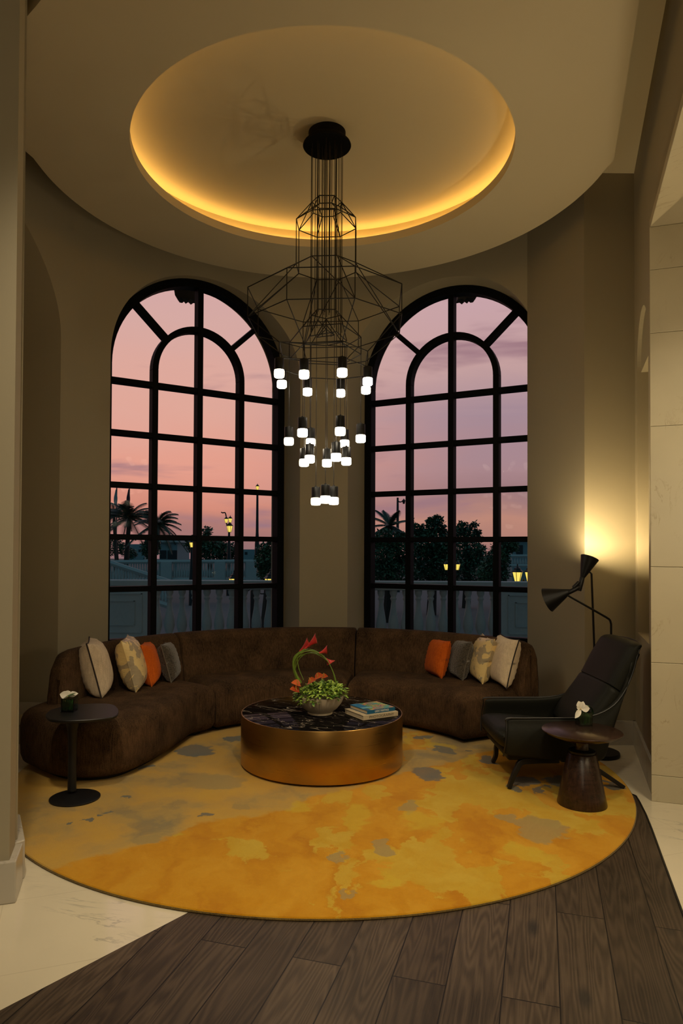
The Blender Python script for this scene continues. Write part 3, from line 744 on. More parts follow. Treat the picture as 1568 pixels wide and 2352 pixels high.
# flower bowl
bc = V((-.02, 5.22, ZT+.001))
fb = thing('flower_bowl', bc, 'fluted cream bowl of green foliage with red calla lilies on the coffee table', 'flower arrangement')
M['ceramic'] = simple('cream_ceramic', (.50, .42, .31, 1), .4, 0, .5, .06)
bm = B(); lathe(bm, [(.085, 0), (.092, .004), (.092, .012), (.088, .016), (.125, .045), (.157, .085), (.172, .12), (.178, .14), (.172, .141), (.165, .125), (.12, .06), (.0001, .05)], bc, 144, None, (48, .012)); make('bowl', bm, M['ceramic'], fb, True, 50)
def leafmat(name, c1, c2, sc=9):
    g = G(name); v = g.obj(); nz = g.noise(v, sc, 3); c = g.ramp(nz, [(.38, c1), (.62, c2)])
    m = g.pbr(c, .42, 0, None, .4); return m
M['leaf'] = leafmat('bright_green_leaves', (.04, .13, .015, 1), (.42, .58, .09, 1), 40)
M['stem'] = simple('green_stem', (.13, .22, .025, 1), .4)
M['calla'] = leafmat('red_calla', (.34, .007, .018, 1), (.50, .045, .035, 1), 14)
M['anth'] = leafmat('orange_red_anthurium', (.36, .045, .012, 1), (.55, .12, .025, 1), 14)
M['spadix'] = simple('yellow_spadix', (.62, .45, .10, 1), .5)
M['darkleaf'] = leafmat('dark_green_leaf', (.014, .055, .013, 1), (.06, .15, .035, 1), 18)
M['petal'] = simple('white_petal', (.80, .76, .66, 1), .45, 0, .4, .05)
def leaf(bm, p, d, up, L, W, curl=.3):
    d = d.normalized(); s = d.cross(up).normalized(); n = s.cross(d)
    rows = []
    for i, (t, w) in enumerate(((0, .12), (.25, .8), (.55, 1), (.8, .62), (1, .02))):
        c = p+d*L*t+n*(-curl*L*t*t); rows.append([c-s*W*w/2+n*W*.12*w, c, c+s*W*w/2+n*W*.12*w])
    gridmesh(bm, rows)
bm = B()
for i in range(950):
    a = random.uniform(0, 2*pi); r = .185*sqrt(random.random()); h = .128+.085*(1-(r/.19)**2)*(1 if random.random() > .2 else .8)+random.uniform(-.012, .018)
    if r > .15: h -= random.uniform(-.01, .022)
    hx = .03 if cos(a) > 0 else -.01
    p = bc+V((r*cos(a), r*sin(a), h+ (hx*r/.185)))
    d = V((cos(a)+random.uniform(-1, 1), sin(a)+random.uniform(-1, 1), random.uniform(-.3, .9)))
    leaf(bm, p, d, V((random.uniform(-.4, .4), random.uniform(-.4, .4), 1)), random.uniform(.024, .046), random.uniform(.014, .024), random.uniform(0, .5))
make('foliage', bm, M['leaf'], fb, True, 80)
def bowlpt(px, py, dd=0): return ay(px, py, 5.2+dd)
def calla(stem_px, tip, dd, d_open, L=.075, mat=None):
    pts = spline([bowlpt(x, y, dd) for x, y in stem_px], 8); bm = B(); n = len(pts); tube(bm, pts, [.0048-.0018*i/n for i in range(n)], 7); o = make('calla_lily', bm, M['stem'], fb)
    base = pts[-1]; tp = bowlpt(*tip, dd); ax = (tp-base); Lh = ax.length; ax.normalize(); sx = ax.cross(V((0, 1, 0))).normalized(); sy = ax.cross(sx); bm = B(); rows = []
    for i in range(9):
        t = i/8; r = .006+.024*t**1.9; row = []
        for k in range(16):
            a = 2*pi*k/16; ext = 1+.22*t*t*max(0, cos(a))**2-.15*t*t*max(0, -cos(a)); row.append(base+ax*Lh*t*ext*.9+(sx*cos(a)+sy*sin(a))*r*(1+.25*t*t*max(0, cos(a))))
        rows.append(row)
    gridmesh(bm, rows, True); make('blossom', bm, M['calla'], o, True, 80)
calla([(690, 1570), (676, 1540), (674, 1515), (688, 1496)], (711, 1474), .02, 1)
calla([(684, 1568), (673, 1535), (676, 1508), (700, 1490)], (729, 1465), -.02, 1)
calla([(686, 1566), (674, 1530), (682, 1505), (708, 1495), (733, 1500)], (753, 1493), -.03, 1)
calla([(692, 1568), (678, 1540), (683, 1512), (710, 1500), (738, 1504), (748, 1512)], (760, 1524), .03, 1)
for off, dd in ((0, 0), (5, .03), (-3, .015)):
    pts = spline([bowlpt(x+off*.5, y+off, dd) for x, y in ((771, 1568), (765, 1545), (753, 1520), (735, 1503), (710, 1494), (690, 1503), (678, 1522), (676, 1545), (688, 1572))], 8); bm = B(); tube(bm, pts, .0032, 6); make('grass_loop', bm, M['stem'], fb)
bm = B(); tube(bm, spline([bowlpt(682, 1510, 0), bowlpt(686, 1535, 0), bowlpt(697, 1562, 0)], 6), .003, 6); make('grass_loop', bm, M['stem'], fb)
for (px, py, dd, ang, sz) in ((684, 1572, -.10, 2.6, .06), (681, 1586, -.12, 3.3, .06), (712, 1567, -.05, 1.0, .062), (728, 1556, .02, .6, .06), (742, 1556, .05, .2, .045)):
    p = bowlpt(px, py, dd); bm = B(); d = V((cos(ang), -.35, .25)); upv = V((-.2, -.6, 1)).normalized(); d.normalize(); s = d.cross(upv).normalized(); n = s.cross(d); rows = []
    for t, w in ((-.35, .5), (-.15, .95), (.15, 1.05), (.5, .8), (.8, .4), (1, .04)):
        c = p+d*sz*t*.9; rows.append([c-s*sz*.62*w+n*.014*w, c-s*sz*.3*w+n*.002, c, c+s*sz*.3*w+n*.002, c+s*sz*.62*w+n*.014*w])
    gridmesh(bm, rows); o = make('anthurium', bm, M['anth'], fb, True, 80)
    bm = B(); tube(bm, [p+n*.002, p+n*.018+d*.012, p+n*.04+d*.02], [.004, .0042, .002], 7); make('spadix', bm, M['spadix'], o)

# books
def text_mesh(body, size, mtx, mat, parent, name='lettering', ext=.0004, width=None):
    cu = bpy.data.curves.new('t', 'FONT'); cu.body = body; cu.size = size; cu.align_x = 'CENTER'; cu.align_y = 'CENTER'; cu.extrude = ext
    to = bpy.data.objects.new('t', cu); C.objects.link(to); dg = bpy.context.evaluated_depsgraph_get(); dg.update()
    me = bpy.data.meshes.new_from_object(to.evaluated_get(dg)); bpy.data.objects.remove(to); bpy.data.curves.remove(cu)
    me.name = name
    if width:
        xs = [v.co.x for v in me.vertices]; k = width/(max(xs)-min(xs))
        for v in me.vertices: v.co.x *= k
    off = parent.location
    me.transform(Matrix.Translation(-off) @ mtx)
    me.materials.clear(); me.materials.append(mat); o = bpy.data.objects.new(name, me); C.objects.link(o); o.parent = parent; return o
M['paper'] = simple('book_pages', (.55, .46, .33, 1), .8, 0, .2, .1, 200)
M['cream_cover'] = simple('cream_book_cover', (.50, .41, .27, 1), .5)
M['print'] = simple('dark_print', (.10, .08, .05, 1), .6); M['white_print'] = simple('white_print', (.75, .72, .62, 1), .6)
M['blue_cover'] = simple('blue_book_cover', (.012, .10, .20, 1), .35)
def art():
    g = G('painted_cover'); v = g.obj(); n = g.noise(v, 26, 3, 1.2); n2 = g.noise(v, 14, 2)
    c = g.ramp(n, [(.36, sr(30, 120, 120)), (.44, sr(80, 150, 90)), (.5, sr(200, 180, 90)), (.56, sr(205, 110, 80)), (.64, sr(110, 80, 120))])
    return g.pbr(g.mix(g.step(n2, .55, .7), c, sr(60, 150, 140)), .35, 0, None, .5)
M['art'] = art(); M['bluepanel'] = simple('blue_panel', (.02, .17, .36, 1), .35); M['lightpanel'] = simple('pale_blue_panel', (.16, .44, .52, 1), .35)
def book(px, py, px2, py2, z, wid, th, cover, label, title, tmat, coverart=False):
    a = az(px, py, z); b = az(px2, py2, z); u = (b-a).normalized(); n = V((-u.y, u.x, 0)); L = (b-a).length
    mt = Matrix(((u.x, n.x, 0, a.x), (u.y, n.y, 0, a.y), (0, 0, 1, z), (0, 0, 0, 1)))     # x along spine, y away from the camera
    root = thing('book', a+(b-a)/2+n*wid/2, label, 'book', None); t = .003
    bm = B(); box(bm, (L/2, wid/2, t/2), (L, wid, t), 0, mt); box(bm, (L/2, wid/2, th-t/2), (L, wid, t), 0, mt); box(bm, (L/2, t/2, th/2), (L, t, th-.0005), 0, mt); o = make('cover', bm, cover, root, False); bevel(o, .0015, 2)
    bm = B(); box(bm, (L/2, wid/2, th/2), (L-.008, wid-.007, th-2*t-.0002), 0, mt); make('pages', bm, M['paper'], root, False)
    tm = mt @ Matrix.Translation((L*.52, -.0006, th/2)) @ Matrix.Rotation(pi/2, 4, 'X')
    text_mesh(title, th*.78, tm, tmat, root, 'lettering', .0004, L*(.70 if not coverart else .5))
    if coverart:
        bm = B(); box(bm, (L*.57, wid/2, th+.0004), (L*.82, wid*.98, .0008), 0, mt); make('cover_picture', bm, M['art'], root, False)
        bm = B(); box(bm, (L*.16, wid*.70, th+.0009), (L*.30, wid*.55, .0008), 0, mt); make('cover_panel', bm, M['bluepanel'], root, False)
        bm = B(); box(bm, (L*.2, wid*.36, th+.0013), (L*.36, wid*.14, .0008), 0, mt); make('cover_panel', bm, M['lightpanel'], root, False)
    return root
book(834, 1655, 914, 1644, ZT+.0008, .26, .034, M['cream_cover'], 'thick cream book under the blue book on the coffee table', 'PHOTOGRAPHY', M['print'])
book(843, 1641, 907, 1632, ZT+.0353, .23, .027, M['blue_cover'], 'blue picture book lying on top of the cream book', 'GREAT PAINTINGS', M['white_print'], True)

# ------------------------------------------------------------------ side tables and orchid vases
def vase(c, label, flower):
    root = thing('orchid_vase', c, label, 'vase'); s = .042; h = .088
    bm = B(); pr = [(-s, -s), (s, -s), (s, s), (-s, s)]
    box(bm, c+V((0, 0, .004)), (2*s, 2*s, .008)); 
    for x, y, sx, sy in ((0, -s+.0025, 2*s, .005), (0, s-.0025, 2*s, .005), (-s+.0025, 0, .005, 2*s-.01), (s-.0025, 0, .005, 2*s-.01)): box(bm, c+V((x, y, h/2+.004)), (sx, sy, h-.008))
    o = make('glass', bm, M['vase_glass'], root, False)
    bm = B()
    for i in range(26):
        x = random.uniform(-.03, .03); y = random.uniform(-.03, .03)
        leaf(bm, c+V((x, y, .010)), V((random.uniform(-.12, .12), random.uniform(-.1, .1), 1)), V((random.uniform(-1, 1), -1, 0)), .07, .022, .05)
    make('leaves', bm, M['darkleaf'], root, True, 80)
    return root
def petals(root, p, lst):
    bm = B()
    for d, up, L, W, cu in lst: leaf(bm, p, V(d), V(up), L, W, cu)
    o = make('orchid_bloom', bm, M['petal'], root, True, 80); subsurf(o, 2)
    bm = B(); leaf(bm, p, V((-.3, -1, .2)), V((0, 0, 1)), .02, .012, .2); make('lip', bm, M['spadix'], o if False else root)
# left black side table
SZ = .55
stt = az(165, 1826, ZR); sbc = az(172, 1834, ZR)
st = thing('side_table', (stt.x, stt.y, ZR), 'slim black pedestal side table in front of the left sofa end', 'side table')
topo = [(105, 620), (112, 585), (140, 555), (210, 510), (420, 452), (620, 425), (800, 415), (1000, 409), (1150, 413), (1250, 430), (1310, 468), (1340, 520), (1334, 575), (1290, 615), (1200, 643), (1000, 668), (780, 686), (600, 695), (430, 697), (300, 690), (200, 678), (140, 655)]
top = [az(90+x/7.352, 1560+y/7.352, SZ) for x, y in topo]
ctr = sum(top, V())/len(top); 
bm = B(); puff(bm, spline(top+[top[0]], 4)[:-1], [(.012, SZ-.022), (.003, SZ-.016), (0, SZ-.004), (.003, SZ)]); make('table_top', bm, M['ebony'], st, True, 40)
sx_, sy_ = az(165, 1800, ZR).x, stt.y
bm = B(); lathe(bm, [(.040, ZR+.012), (.028, ZR+.03), (.026, .2), (.027, .36), (.032, .44), (.042, .49), (.062, SZ-.024)][1:], (stt.x, stt.y, 0), 40); make('stem', bm, M['ebony'], st)
bm = B(); lathe(bm, [(.152, ZR), (.156, ZR+.004), (.156, ZR+.009), (.152, ZR+.012), (.03, ZR+.014)], (sbc.x, sbc.y, 0), 64); make('base', bm, M['ebony'], st)
vp = az(159.5, 1633, SZ)
vs1 = vase(V((vp.x, vp.y, SZ)), 'small square glass vase with white petals on the black side table', 0)
petals(vs1, V((vp.x, vp.y-.01, SZ+.10)), [((-1, -.1, .25), (0, -1, .45), .062, .055, .1), ((-.7, .3, .5), (0, -1, .6), .05, .05, .1), ((.1, -.1, 1), (0, -1, 0), .032, .02, .3), ((1, -.1, .4), (0, -1, .7), .06, .04, .2), ((.7, .3, .4), (0, -1, .6), .05, .04, .1)])
bm = B(); leaf(bm, V((vp.x-.04, vp.y-.02, SZ+.087)), V((1, -.1, .3)), V((0, -.3, 1)), .105, .03, -.1); make('folded_leaf', bm, M['darkleaf'], vs1, True, 80)
# right walnut table
wc = az(1336, 1846, ZR); ZW = .482
wt = thing('side_table', (wc.x, wc.y, ZR), 'round dark walnut side table with cone base beside the armchair', 'side table')
bm = B(); lathe(bm, [(.09, ZW-.052), (.16, ZW-.045), (.222, ZW-.024), (.240, ZW-.010), (.243, ZW-.003), (.240, ZW)], (wc.x, wc.y, 0), 96); make('table_top', bm, M['walnut'], wt, True, 50)
bm = B(); lathe(bm, [(.150, ZR), (.151, ZR+.006), (.088, .338), (.083, .342)], (wc.x, wc.y, 0), 72); make('cone_base', bm, M['walnut'], wt, True, 40)
bm = B(); lathe(bm, [(.08, .34), (.082, .356), (.07, .362), (.046, .364)], (wc.x, wc.y, 0), 64); make('collar', bm, M['black'], wt)
bm = B(); lathe(bm, [(.046, .35), (.040, .375), (.041, .40), (.05, .42), (.06, ZW-.05)], (wc.x, wc.y, 0), 48); make('neck', bm, M['walnut'], wt)
vp2 = az(1340, 1665, ZW)
vs2 = vase(V((vp2.x, vp2.y, ZW)), 'small square glass vase with white orchid bloom on the walnut side table', 1)
petals(vs2, V((vp2.x-.03, vp2.y-.03, ZW+.112)), [((-.5, -.4, -.55), (0, -1, .2), .08, .038, .1), ((-.25, .0, .9), (0, -1, 0), .05, .05, .1), ((.3, 0, .75), (0, -1, 0), .05, .045, .1), ((1, -.1, .05), (0, -1, .2), .06, .05, .2), ((-.9, -.2, .25), (0, -1, 0), .03, .022, .1)])
bm = B(); pts = [V((vp2.x+.028+.03*cos(t), vp2.y, ZW+.08+.045*sin(t))) for t in [pi*1.15*i/14-.3 for i in range(15)]]
gridmesh(bm, [[p+V((0, -.018, 0)), p+V((0, .018, 0))] for p in pts]); make('curled_leaf', bm, M['darkleaf'], vs2, True, 80)

# ------------------------------------------------------------------ armchair
YC = 5.0
ac = thing('lounge_chair', (1.65, YC, ZR), 'black leather lounge chair with high back and slanted legs', 'armchair')
key = [(1.205, 1.228, 4.672, .495, .245), (1.32, 1.34, 4.668, .498, .232), (1.50, 1.52, 4.668, .50, .22), (1.66, 1.69, 4.668, .503, .21), (1.76, 1.83, 4.670, .525, .203), (1.82, 1.945, 4.678, .585, .20),
       (1.86, 2.025, 4.69, .68, .20), (1.885, 2.085, 4.705, .80, .205), (1.90, 2.125, 4.715, .93, .21), (1.915, 2.155, 4.74, .978, .215), (1.925, 2.18, 4.83, .985, .22), (1.93, 2.19, 4.92, .99, .22), (1.93, 2.192, 5.0, .992, .22)]
key = key + [(a, b, 2*YC-y, c, d) for a, b, y, c, d in key[-2::-1]]
def shellpt(kq, t, off=0):
    xb, xt, y, zt, zb = kq; z = zb+(zt-zb)*t; x = xb+(xt-xb)*(t**1.25); bul = .028*sin(pi*min(1, t*1.1))
    yy = y+(bul if y > YC else -bul)*min(1, abs(y-YC)/.3); xx = x+bul*.5*(1-min(1, abs(y-YC)/.3))
    return V((xx, yy, z))
bm = B(); rows = [[shellpt(q, j/9) for j in range(10)] for q in key]
gridmesh(bm, rows); sh = make('outer_shell', bm, M['leather'], ac, True, 80)
m = sh.modifiers.new('sol', 'SOLIDIFY'); m.thickness = .034; m.offset = -1
cxn = V((1.6, YC, .4))
subsurf(sh, 2)
bm = B(); tube(bm, spline([shellpt(key[0], j/9) for j in range(0, 10)]+[shellpt(q, 1) for q in key[1:]]+[shellpt(key[-1], j/9) for j in range(8, -1, -1)], 3), .0055, 6); make('piping', bm, M['leather_edge'], ac)
def softbox(rowsf, nx, ny):
    bm = B(); top = [[rowsf(i/nx, j/ny, 1) for j in range(ny+1)] for i in range(nx+1)]; bot = [[rowsf(i/nx, j/ny, 0) for j in range(ny+1)][::-1] for i in range(nx+1)]
    gridmesh(bm, [a+b for a, b in zip(top, bot)], True)
    vs = bm.verts; bm.verts.ensure_lookup_table(); n = 2*(ny+1)
    bm.faces.new([bm.verts[k] for k in range(n)]); bm.faces.new([bm.verts[k] for k in range(nx*n, nx*n+n)][::-1]); return bm
# seat: follows a profile from the front nose back to the backrest
seatp = [(1.235, .262, .03), (1.19, .305, .06), (1.17, .35, .085), (1.185, .395, .10), (1.25, .415, .11), (1.40, .408, .115), (1.6, .392, .12), (1.80, .378, .12)]
def prof_slab(prof, y0, y1, normf, ny=8, edge=.02):
    bm = B(); rows = []
    P = spline([V((x, 0, z)) for x, z, t in prof], 3); T = spline([V((t, 0, 0)) for x, z, t in prof], 3)
    for i, p in enumerate(P):
        a = P[max(i-1, 0)]; b = P[min(i+1, len(P)-1)]; tn = (b-a).normalized(); nn = V((-tn.z, 0, tn.x))*normf; th = T[i].x; row = []
        for j in range(ny+1):
            s = -1+2*j/ny; e = edge*abs(s)**6; row.append(V((p.x, YC+(y1-y0)/2*s, p.z))-nn*e*1.6+V((0, 0, 0)))
        for j in range(ny, -1, -1):
            s = -1+2*j/ny; row.append(V((p.x, YC+(y1-y0)/2*s*.985, p.z))-nn*th)
        rows.append(row)
    vs = gridmesh(bm, rows, True); bm.faces.new(vs[0]); bm.faces.new(vs[-1][::-1]); return bm
o = make('seat_cushion', prof_slab(seatp, 4.705, 5.295, 1), M['leather'], ac, True, 80); subsurf(o, 1)
bp = [(1.71, .385, .09), (1.75, .47, .11), (1.812, .56, .12), (1.88, .65, .12), (1.934, .729, .115)]
hp = [(1.928, .717, .11), (1.944, .742, .115), (2.00, .85, .11), (2.06, .95, .10), (2.085, .982, .085), (2.12, .999, .06), (2.16, .999, .03)]
o = make('back_cushion', prof_slab(bp, 4.69, 5.31, 1, 8, .014), M['leather'], ac, True, 80); subsurf(o, 1)
o = make('headrest', prof_slab(hp, 4.70, 5.30, 1, 8, .010), M['leather'], ac, True, 80); subsurf(o, 1)
bm = B(); prism(bm, [(1.24, 4.70), (1.9, 4.72), (1.9, 5.28), (1.24, 5.30)], .205, .26); o = make('seat_frame', bm, M['leather'], ac, False); bevel(o, .02, 3)
def blade(pts, w, t, nm):
    bm = B(); P = spline(pts, 6); rows = []
    for i, p in enumerate(P):
        a = P[max(i-1, 0)]; b = P[min(i+1, len(P)-1)]; tn = (b-a).normalized(); y = V((0, 1, 0)); x = tn.cross(y).normalized(); k = i/(len(P)-1); ww = w*(1-.45*k)
        rows.append([p+x*ww/2+y*t/2, p-x*ww/2+y*t/2, p-x*ww/2-y*t/2, p+x*ww/2-y*t/2])
    vs = gridmesh(bm, rows, True); bm.faces.new(vs[0]); bm.faces.new(vs[-1][::-1]); o = make(nm, bm, M['ebony'], ac, False); bevel(o, .004, 2)
ff = az(1168, 1812, ZR); fr_ = az(1432, 1810, ZR); ffb = az(1131, 1753, ZR)
for q in (ff, fr_, ffb): q.z = ZR+.006
for y0, sgn in ((ff.y, 1), (2*YC-ff.y, -1)):
    fx = ff.x if sgn > 0 else ffb.x; yy = y0 if sgn > 0 else ffb.y
    blade([(1.60, yy+.05*sgn, .205), (1.42, yy+.03*sgn, .203), (1.335, yy+.02*sgn, .193), (1.303, yy+.012*sgn, .15), (fx+.022, yy+.005*sgn, .08), (fx, yy, ZR+.006)], .045, .035, 'leg')
    ry = fr_.y if sgn > 0 else 2*YC-fr_.y+.02
    blade([(1.62, ry+.05*sgn, .205), (1.76, ry+.04*sgn, .19), (1.86, ry+.025*sgn, .135), (fr_.x, ry, ZR+.006)], .045, .035, 'leg')

# ------------------------------------------------------------------ floor lamp
DL = 5.5
fl = thing('floor_lamp', (2.19, 5.55, 0), 'black floor lamp with two cone shades behind the lounge chair', 'floor lamp')
bm = B(); lathe(bm, [(.165, 0), (.168, .005), (.168, .022), (.163, .03)], (2.185, 5.57, 0), 56); make('base', bm, M['black'], fl)
def LP(x, y, d=DL): return ay(x, y, d)
bm = B(); tube(bm, [LP(1353, 1313), LP(1358, 1318), LP(1366, 1530, 5.52), LP(1376, 1700, 5.56), V((2.17, 5.57, .02))], .0085, 8); make('pole', bm, M['black'], fl)
bm = B(); tube(bm, [LP(1303, 1367)]+spline([LP(1306, 1369), LP(1350, 1394), LP(1392, 1418)], 4)+spline([LP(1392, 1418), LP(1400, 1424), LP(1403, 1434)], 5)[1:]+[LP(1403, 1480), LP(1396, 1600, 5.53), V((2.22, 5.57, .02))], .0085, 8); make('pole', bm, M['black'], fl)
def cone(pa, pb, ra, rb, name, capped=True, thick=.004):
    a, b = pa, pb; ax = (b-a); L = ax.length; ax.normalize(); q = ax.to_track_quat('Z', 'Y').to_matrix().to_4x4(); bm = B()
    lathe_open(bm, [(0.001, 0), (ra, 0), (ra+(rb-ra)*.5, L*.5), (rb, L), (rb-thick, L), (ra+(rb-ra)*.5-thick, L*.5), (max(ra-thick, .004), .01), (.001, .01)], a, 40, q); return make(name, bm, M['black'], fl, True, 50)
n1 = LP(1331, 1343); m1 = LP(1354, 1281, DL+.02); cone(LP(1336, 1330), m1, .014, .071, 'shade')
n2 = LP(1309, 1358); m2 = LP(1257, 1378, DL+.10); cone(LP(1311, 1357), m2, .014, .10, 'shade')
bm = B()
for a, b, r in ((LP(1337, 1326), LP(1329, 1357), .019), (LP(1333, 1347), LP(1305, 1361), .018), (LP(1329, 1337), LP(1316, 1350), .014)):
    ax = b-a; L = ax.length; q = ax.to_track_quat('Z', 'Y').to_matrix().to_4x4(); lathe(bm, [(r*.9, 0), (r, .004), (r, L-.004), (r*.9, L)], a, 24, q)
make('joint', bm, M['black'], fl)
for p, ax in ((LP(1336, 1330), m1-LP(1336, 1330)), (LP(1311, 1357), m2-LP(1311, 1357))):
    bm = B(); bmesh.ops.create_uvsphere(bm, u_segments=16, v_segments=10, radius=.021, matrix=Matrix.Translation(p+ax*.62)); make('bulb', bm, M['bulb'], fl)

# cord on the floor by the left sofa end
bm = B(); tube(bm, spline([az(46, 1792, .006), az(56, 1783, .006), az(68, 1773, .006), az(80, 1764, .006)], 5), .006, 6)
tag(make('power_cord', bm, M['black']), 'short black power cord running under the left sofa end', 'cord')

# ------------------------------------------------------------------ outside
M['stone'] = simple('pale_stone', (.43, .45, .43, 1), .85, 0, .2, .08, 20)
M['ground'] = simple('dark_paving', (.10, .12, .12, 1), .9)
M['tree'] = leafmat('evening_foliage', (.022, .065, .042, 1), (.075, .16, .085, 1), 3)
M['palm'] = leafmat('palm_fronds', (.03, .045, .032, 1), (.08, .11, .065, 1), 3)
M['bark'] = simple('dark_bark', (.028, .022, .017, 1), .9)
M['iron'] = simple('dark_iron', (.012, .015, .016, 1), .5)
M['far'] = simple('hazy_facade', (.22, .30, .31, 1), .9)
bm = B(); face(bm, [(-90, 8.6, -.1), (90, 8.6, -.1), (90, 160, -.1), (-90, 160, -.1)]); struct('terrace_ground', bm, M['ground'])
def baluster_prof(h): return [(.065, 0), (.065, .05*h), (.045, .07*h), (.06, .14*h), (.088, .27*h), (.082, .40*h), (.05, .62*h), (.036, .78*h), (.055, .83*h), (.04, .87*h), (.062, .93*h), (.062, h)]
def copyobj(o, root, loc):
    c = o.copy(); C.objects.link(c); c.parent = root; c.location = loc; return c
DB = 11.6
zr = ay(560, 1333, DB).z
xl, xr = ay(225, 1333, DB).x, ay(1290, 1333, DB).x; x1, x2 = ay(347, 1333, DB).x, ay(1146, 1333, DB).x
bal = thing('stone_balustrade', (0, DB, -.1), 'pale stone balustrade of the terrace close outside the windows', 'balustrade')
bm = B(); box(bm, ((xl+xr)/2, DB, zr-.05), (xr-xl+.4, .30, .10)); box(bm, ((xl+xr)/2, DB, zr-.125), (xr-xl+.3, .22, .05)); o = make('rail', bm, M['stone'], bal, False); bevel(o, .015, 2)
bm = B(); box(bm, ((xl+xr)/2, DB, .02), (xr-xl, .26, .24)); make('base_course', bm, M['stone'], bal, False)
for a, b in ((xl-.1, x1), (x2, xr+.1)):
    bm = B(); box(bm, ((a+b)/2, DB, (zr-.1)/2), (b-a, .28, zr-.1)); w, h = b-a, zr-.1
    for s, k in ((.12, .02), (.24, .035)):
        for (cx, cz, lx, lz) in (((a+b)/2, h-s, w-2*s+.02, .02), ((a+b)/2, .15+s, w-2*s+.02, .02), (a+s, h/2+.08, .02, h-.15-2*s), (b-s, h/2+.08, .02, h-.15-2*s)): box(bm, (cx, DB-.14, cz), (lx, .025, lz))
    make('pier', bm, M['stone'], bal, False)
hb = zr-.15-.14; nb = 28; sp_ = (x2-x1)/nb
bm = B(); lathe(bm, baluster_prof(hb), (x1+sp_/2, DB, .14), 16); b0 = make('baluster', bm, M['stone'], bal)
for i in range(1, nb): copyobj(b0, bal, (sp_*i, 0, 0))
# far balustrade and the stair rail
def rail_line(label, pa, pb, drop, n, r, pier_every=0):
    root = thing('stone_balustrade', ((pa.x+pb.x)/2, (pa.y+pb.y)/2, min(pa.z, pb.z)-drop), label, 'balustrade'); u = (pb-pa); 
    bm = B(); tube(bm, [pa, pb], r*1.5, 6); make('rail', bm, M['stone'], root)
    bm = B(); tube(bm, [pa-V((0, 0, drop)), pb-V((0, 0, drop))], r*1.6, 6); make('base_course', bm, M['stone'], root)
    bm = B(); lathe(bm, [(x*r/.088, z) for x, z in baluster_prof(drop)], pa+u*(.5/n)-V((0, 0, drop)), 8); b0 = make('baluster', bm, M['stone'], root)
    for i in range(1, n): copyobj(b0, root, u*(i/n))
    return root
fa, fb_ = ay(240, 1291, 24), ay(660, 1289, 24)
r1 = rail_line('pale stone balustrade at the far side of the garden, seen through the left window', fa, fb_, .62, 72, .05)
for px in (384, 506, 578):
    bm = B(); p = ay(px, 1291, 24); box(bm, (p.x, p.y-.02, p.z-.32), (.36, .3, .66)); make('pier', bm, M['stone'], r1, False)
sa, sb = ay(236, 1287, 18), ay(392, 1338, 18)
rail_line('sloping pale stone stair balustrade behind the left window', sa, sb, .62, 22, .05)
rail_line('pale stone balustrade on the raised terrace at far right', ay(1160, 1277, 30), ay(1260, 1277, 30), .42, 16, .05)
# street lamps
def lantern(root, p, s, nm='lantern', parent=None):
    bm = B(); lathe(bm, [(s*.55, s*.98), (s*.62, s*1.02), (s*.34, s*1.28), (s*.36, s*1.36), (s*.16, s*1.46), (s*.12, s*1.56), (s*.05, s*1.62), (s*.08, s*1.72), (s*.01, s*1.86)], p, 6)
    lathe(bm, [(s*.28, -s*.06), (s*.28, s*.0)], p, 6)
    for k in range(6):
        a = 2*pi*k/6; tube(bm, [p+V((s*.27*cos(a), s*.27*sin(a), 0)), p+V((s*.51*cos(a), s*.51*sin(a), s*1.0))], s*.03, 4)
    o = make(nm, bm, M['iron'], root, False)
    bm = B(); lathe(bm, [(s*.25, s*.01), (s*.48, s*.97)], p, 6); make('lit_panes', bm, M['lantern'], o, False)
def lamp_post(label, d, heads, pole, base_y, arms=()):
    p = ay(pole[0], pole[1], d); root = thing('lamp_post', (p.x, d, -.1), label, 'lamp post'); g = ay(pole[0], base_y, d).z
    bm = B(); tube(bm, [(p.x, d, -.1), (p.x, d, max(g, 0)+.0), (p.x, d, g+.5 if g+.5 < p.z else p.z*.9), p], [.09*d/24, .08*d/24, .05*d/24, .035*d/24], 8); make('pole', bm, M['iron'], root)
    for a in arms:
        bm = B(); tube(bm, spline([ay(x, y, d) for x, y in a], 5), .022*d/24, 6); make('arm', bm, M['iron'], root)
    for x, y0, y1 in heads:
        q = ay(x, y1, d); s = (y1-y0)*d/F; lantern(root, q, s)
lamp_post('short lamp post before the far balustrade, left window', 22, [(440, 1246, 1257)], (440, 1258), 1333)
lamp_post('tall single lamp post in the right column of the left window', 30, [(591, 1117, 1125)], (591, 1126), 1250)
lamp_post('lamp post with three lanterns in the left window', 27, [(519.5, 1192, 1201), (528.5, 1191, 1200), (527, 1208, 1222)], (526, 1222), 1285, [((508, 1176), (511, 1178), (517, 1178), (520, 1190)), ((519.5, 1201), (522, 1208), (526, 1210), (528.5, 1201))])
lamp_post('lamp post topped by two lanterns in the middle of the right window', 16, [(1025, 1296, 1309), (1050, 1296, 1309)], (1038, 1312), 1335, [((1025, 1310), (1031, 1316), (1038, 1313)), ((1050, 1310), (1044, 1316), (1038, 1313))])
lamp_post('lamp post with two large lanterns at the right edge of the right window', 13, [(1188, 1314, 1337), (1216, 1314, 1336)], (1202, 1330), 1345, [((1188, 1338), (1195, 1344), (1202, 1336)), ((1216, 1337), (1209, 1344), (1202, 1336))])
lamp_post('lamp post with two dark-roofed lanterns just behind the terrace rail', 13, [(537, 1329, 1352), (621, 1329, 1356)], (580, 1348), 1356, [((537, 1353), (558, 1362), (580, 1350)), ((621, 1357), (600, 1364), (580, 1350))])
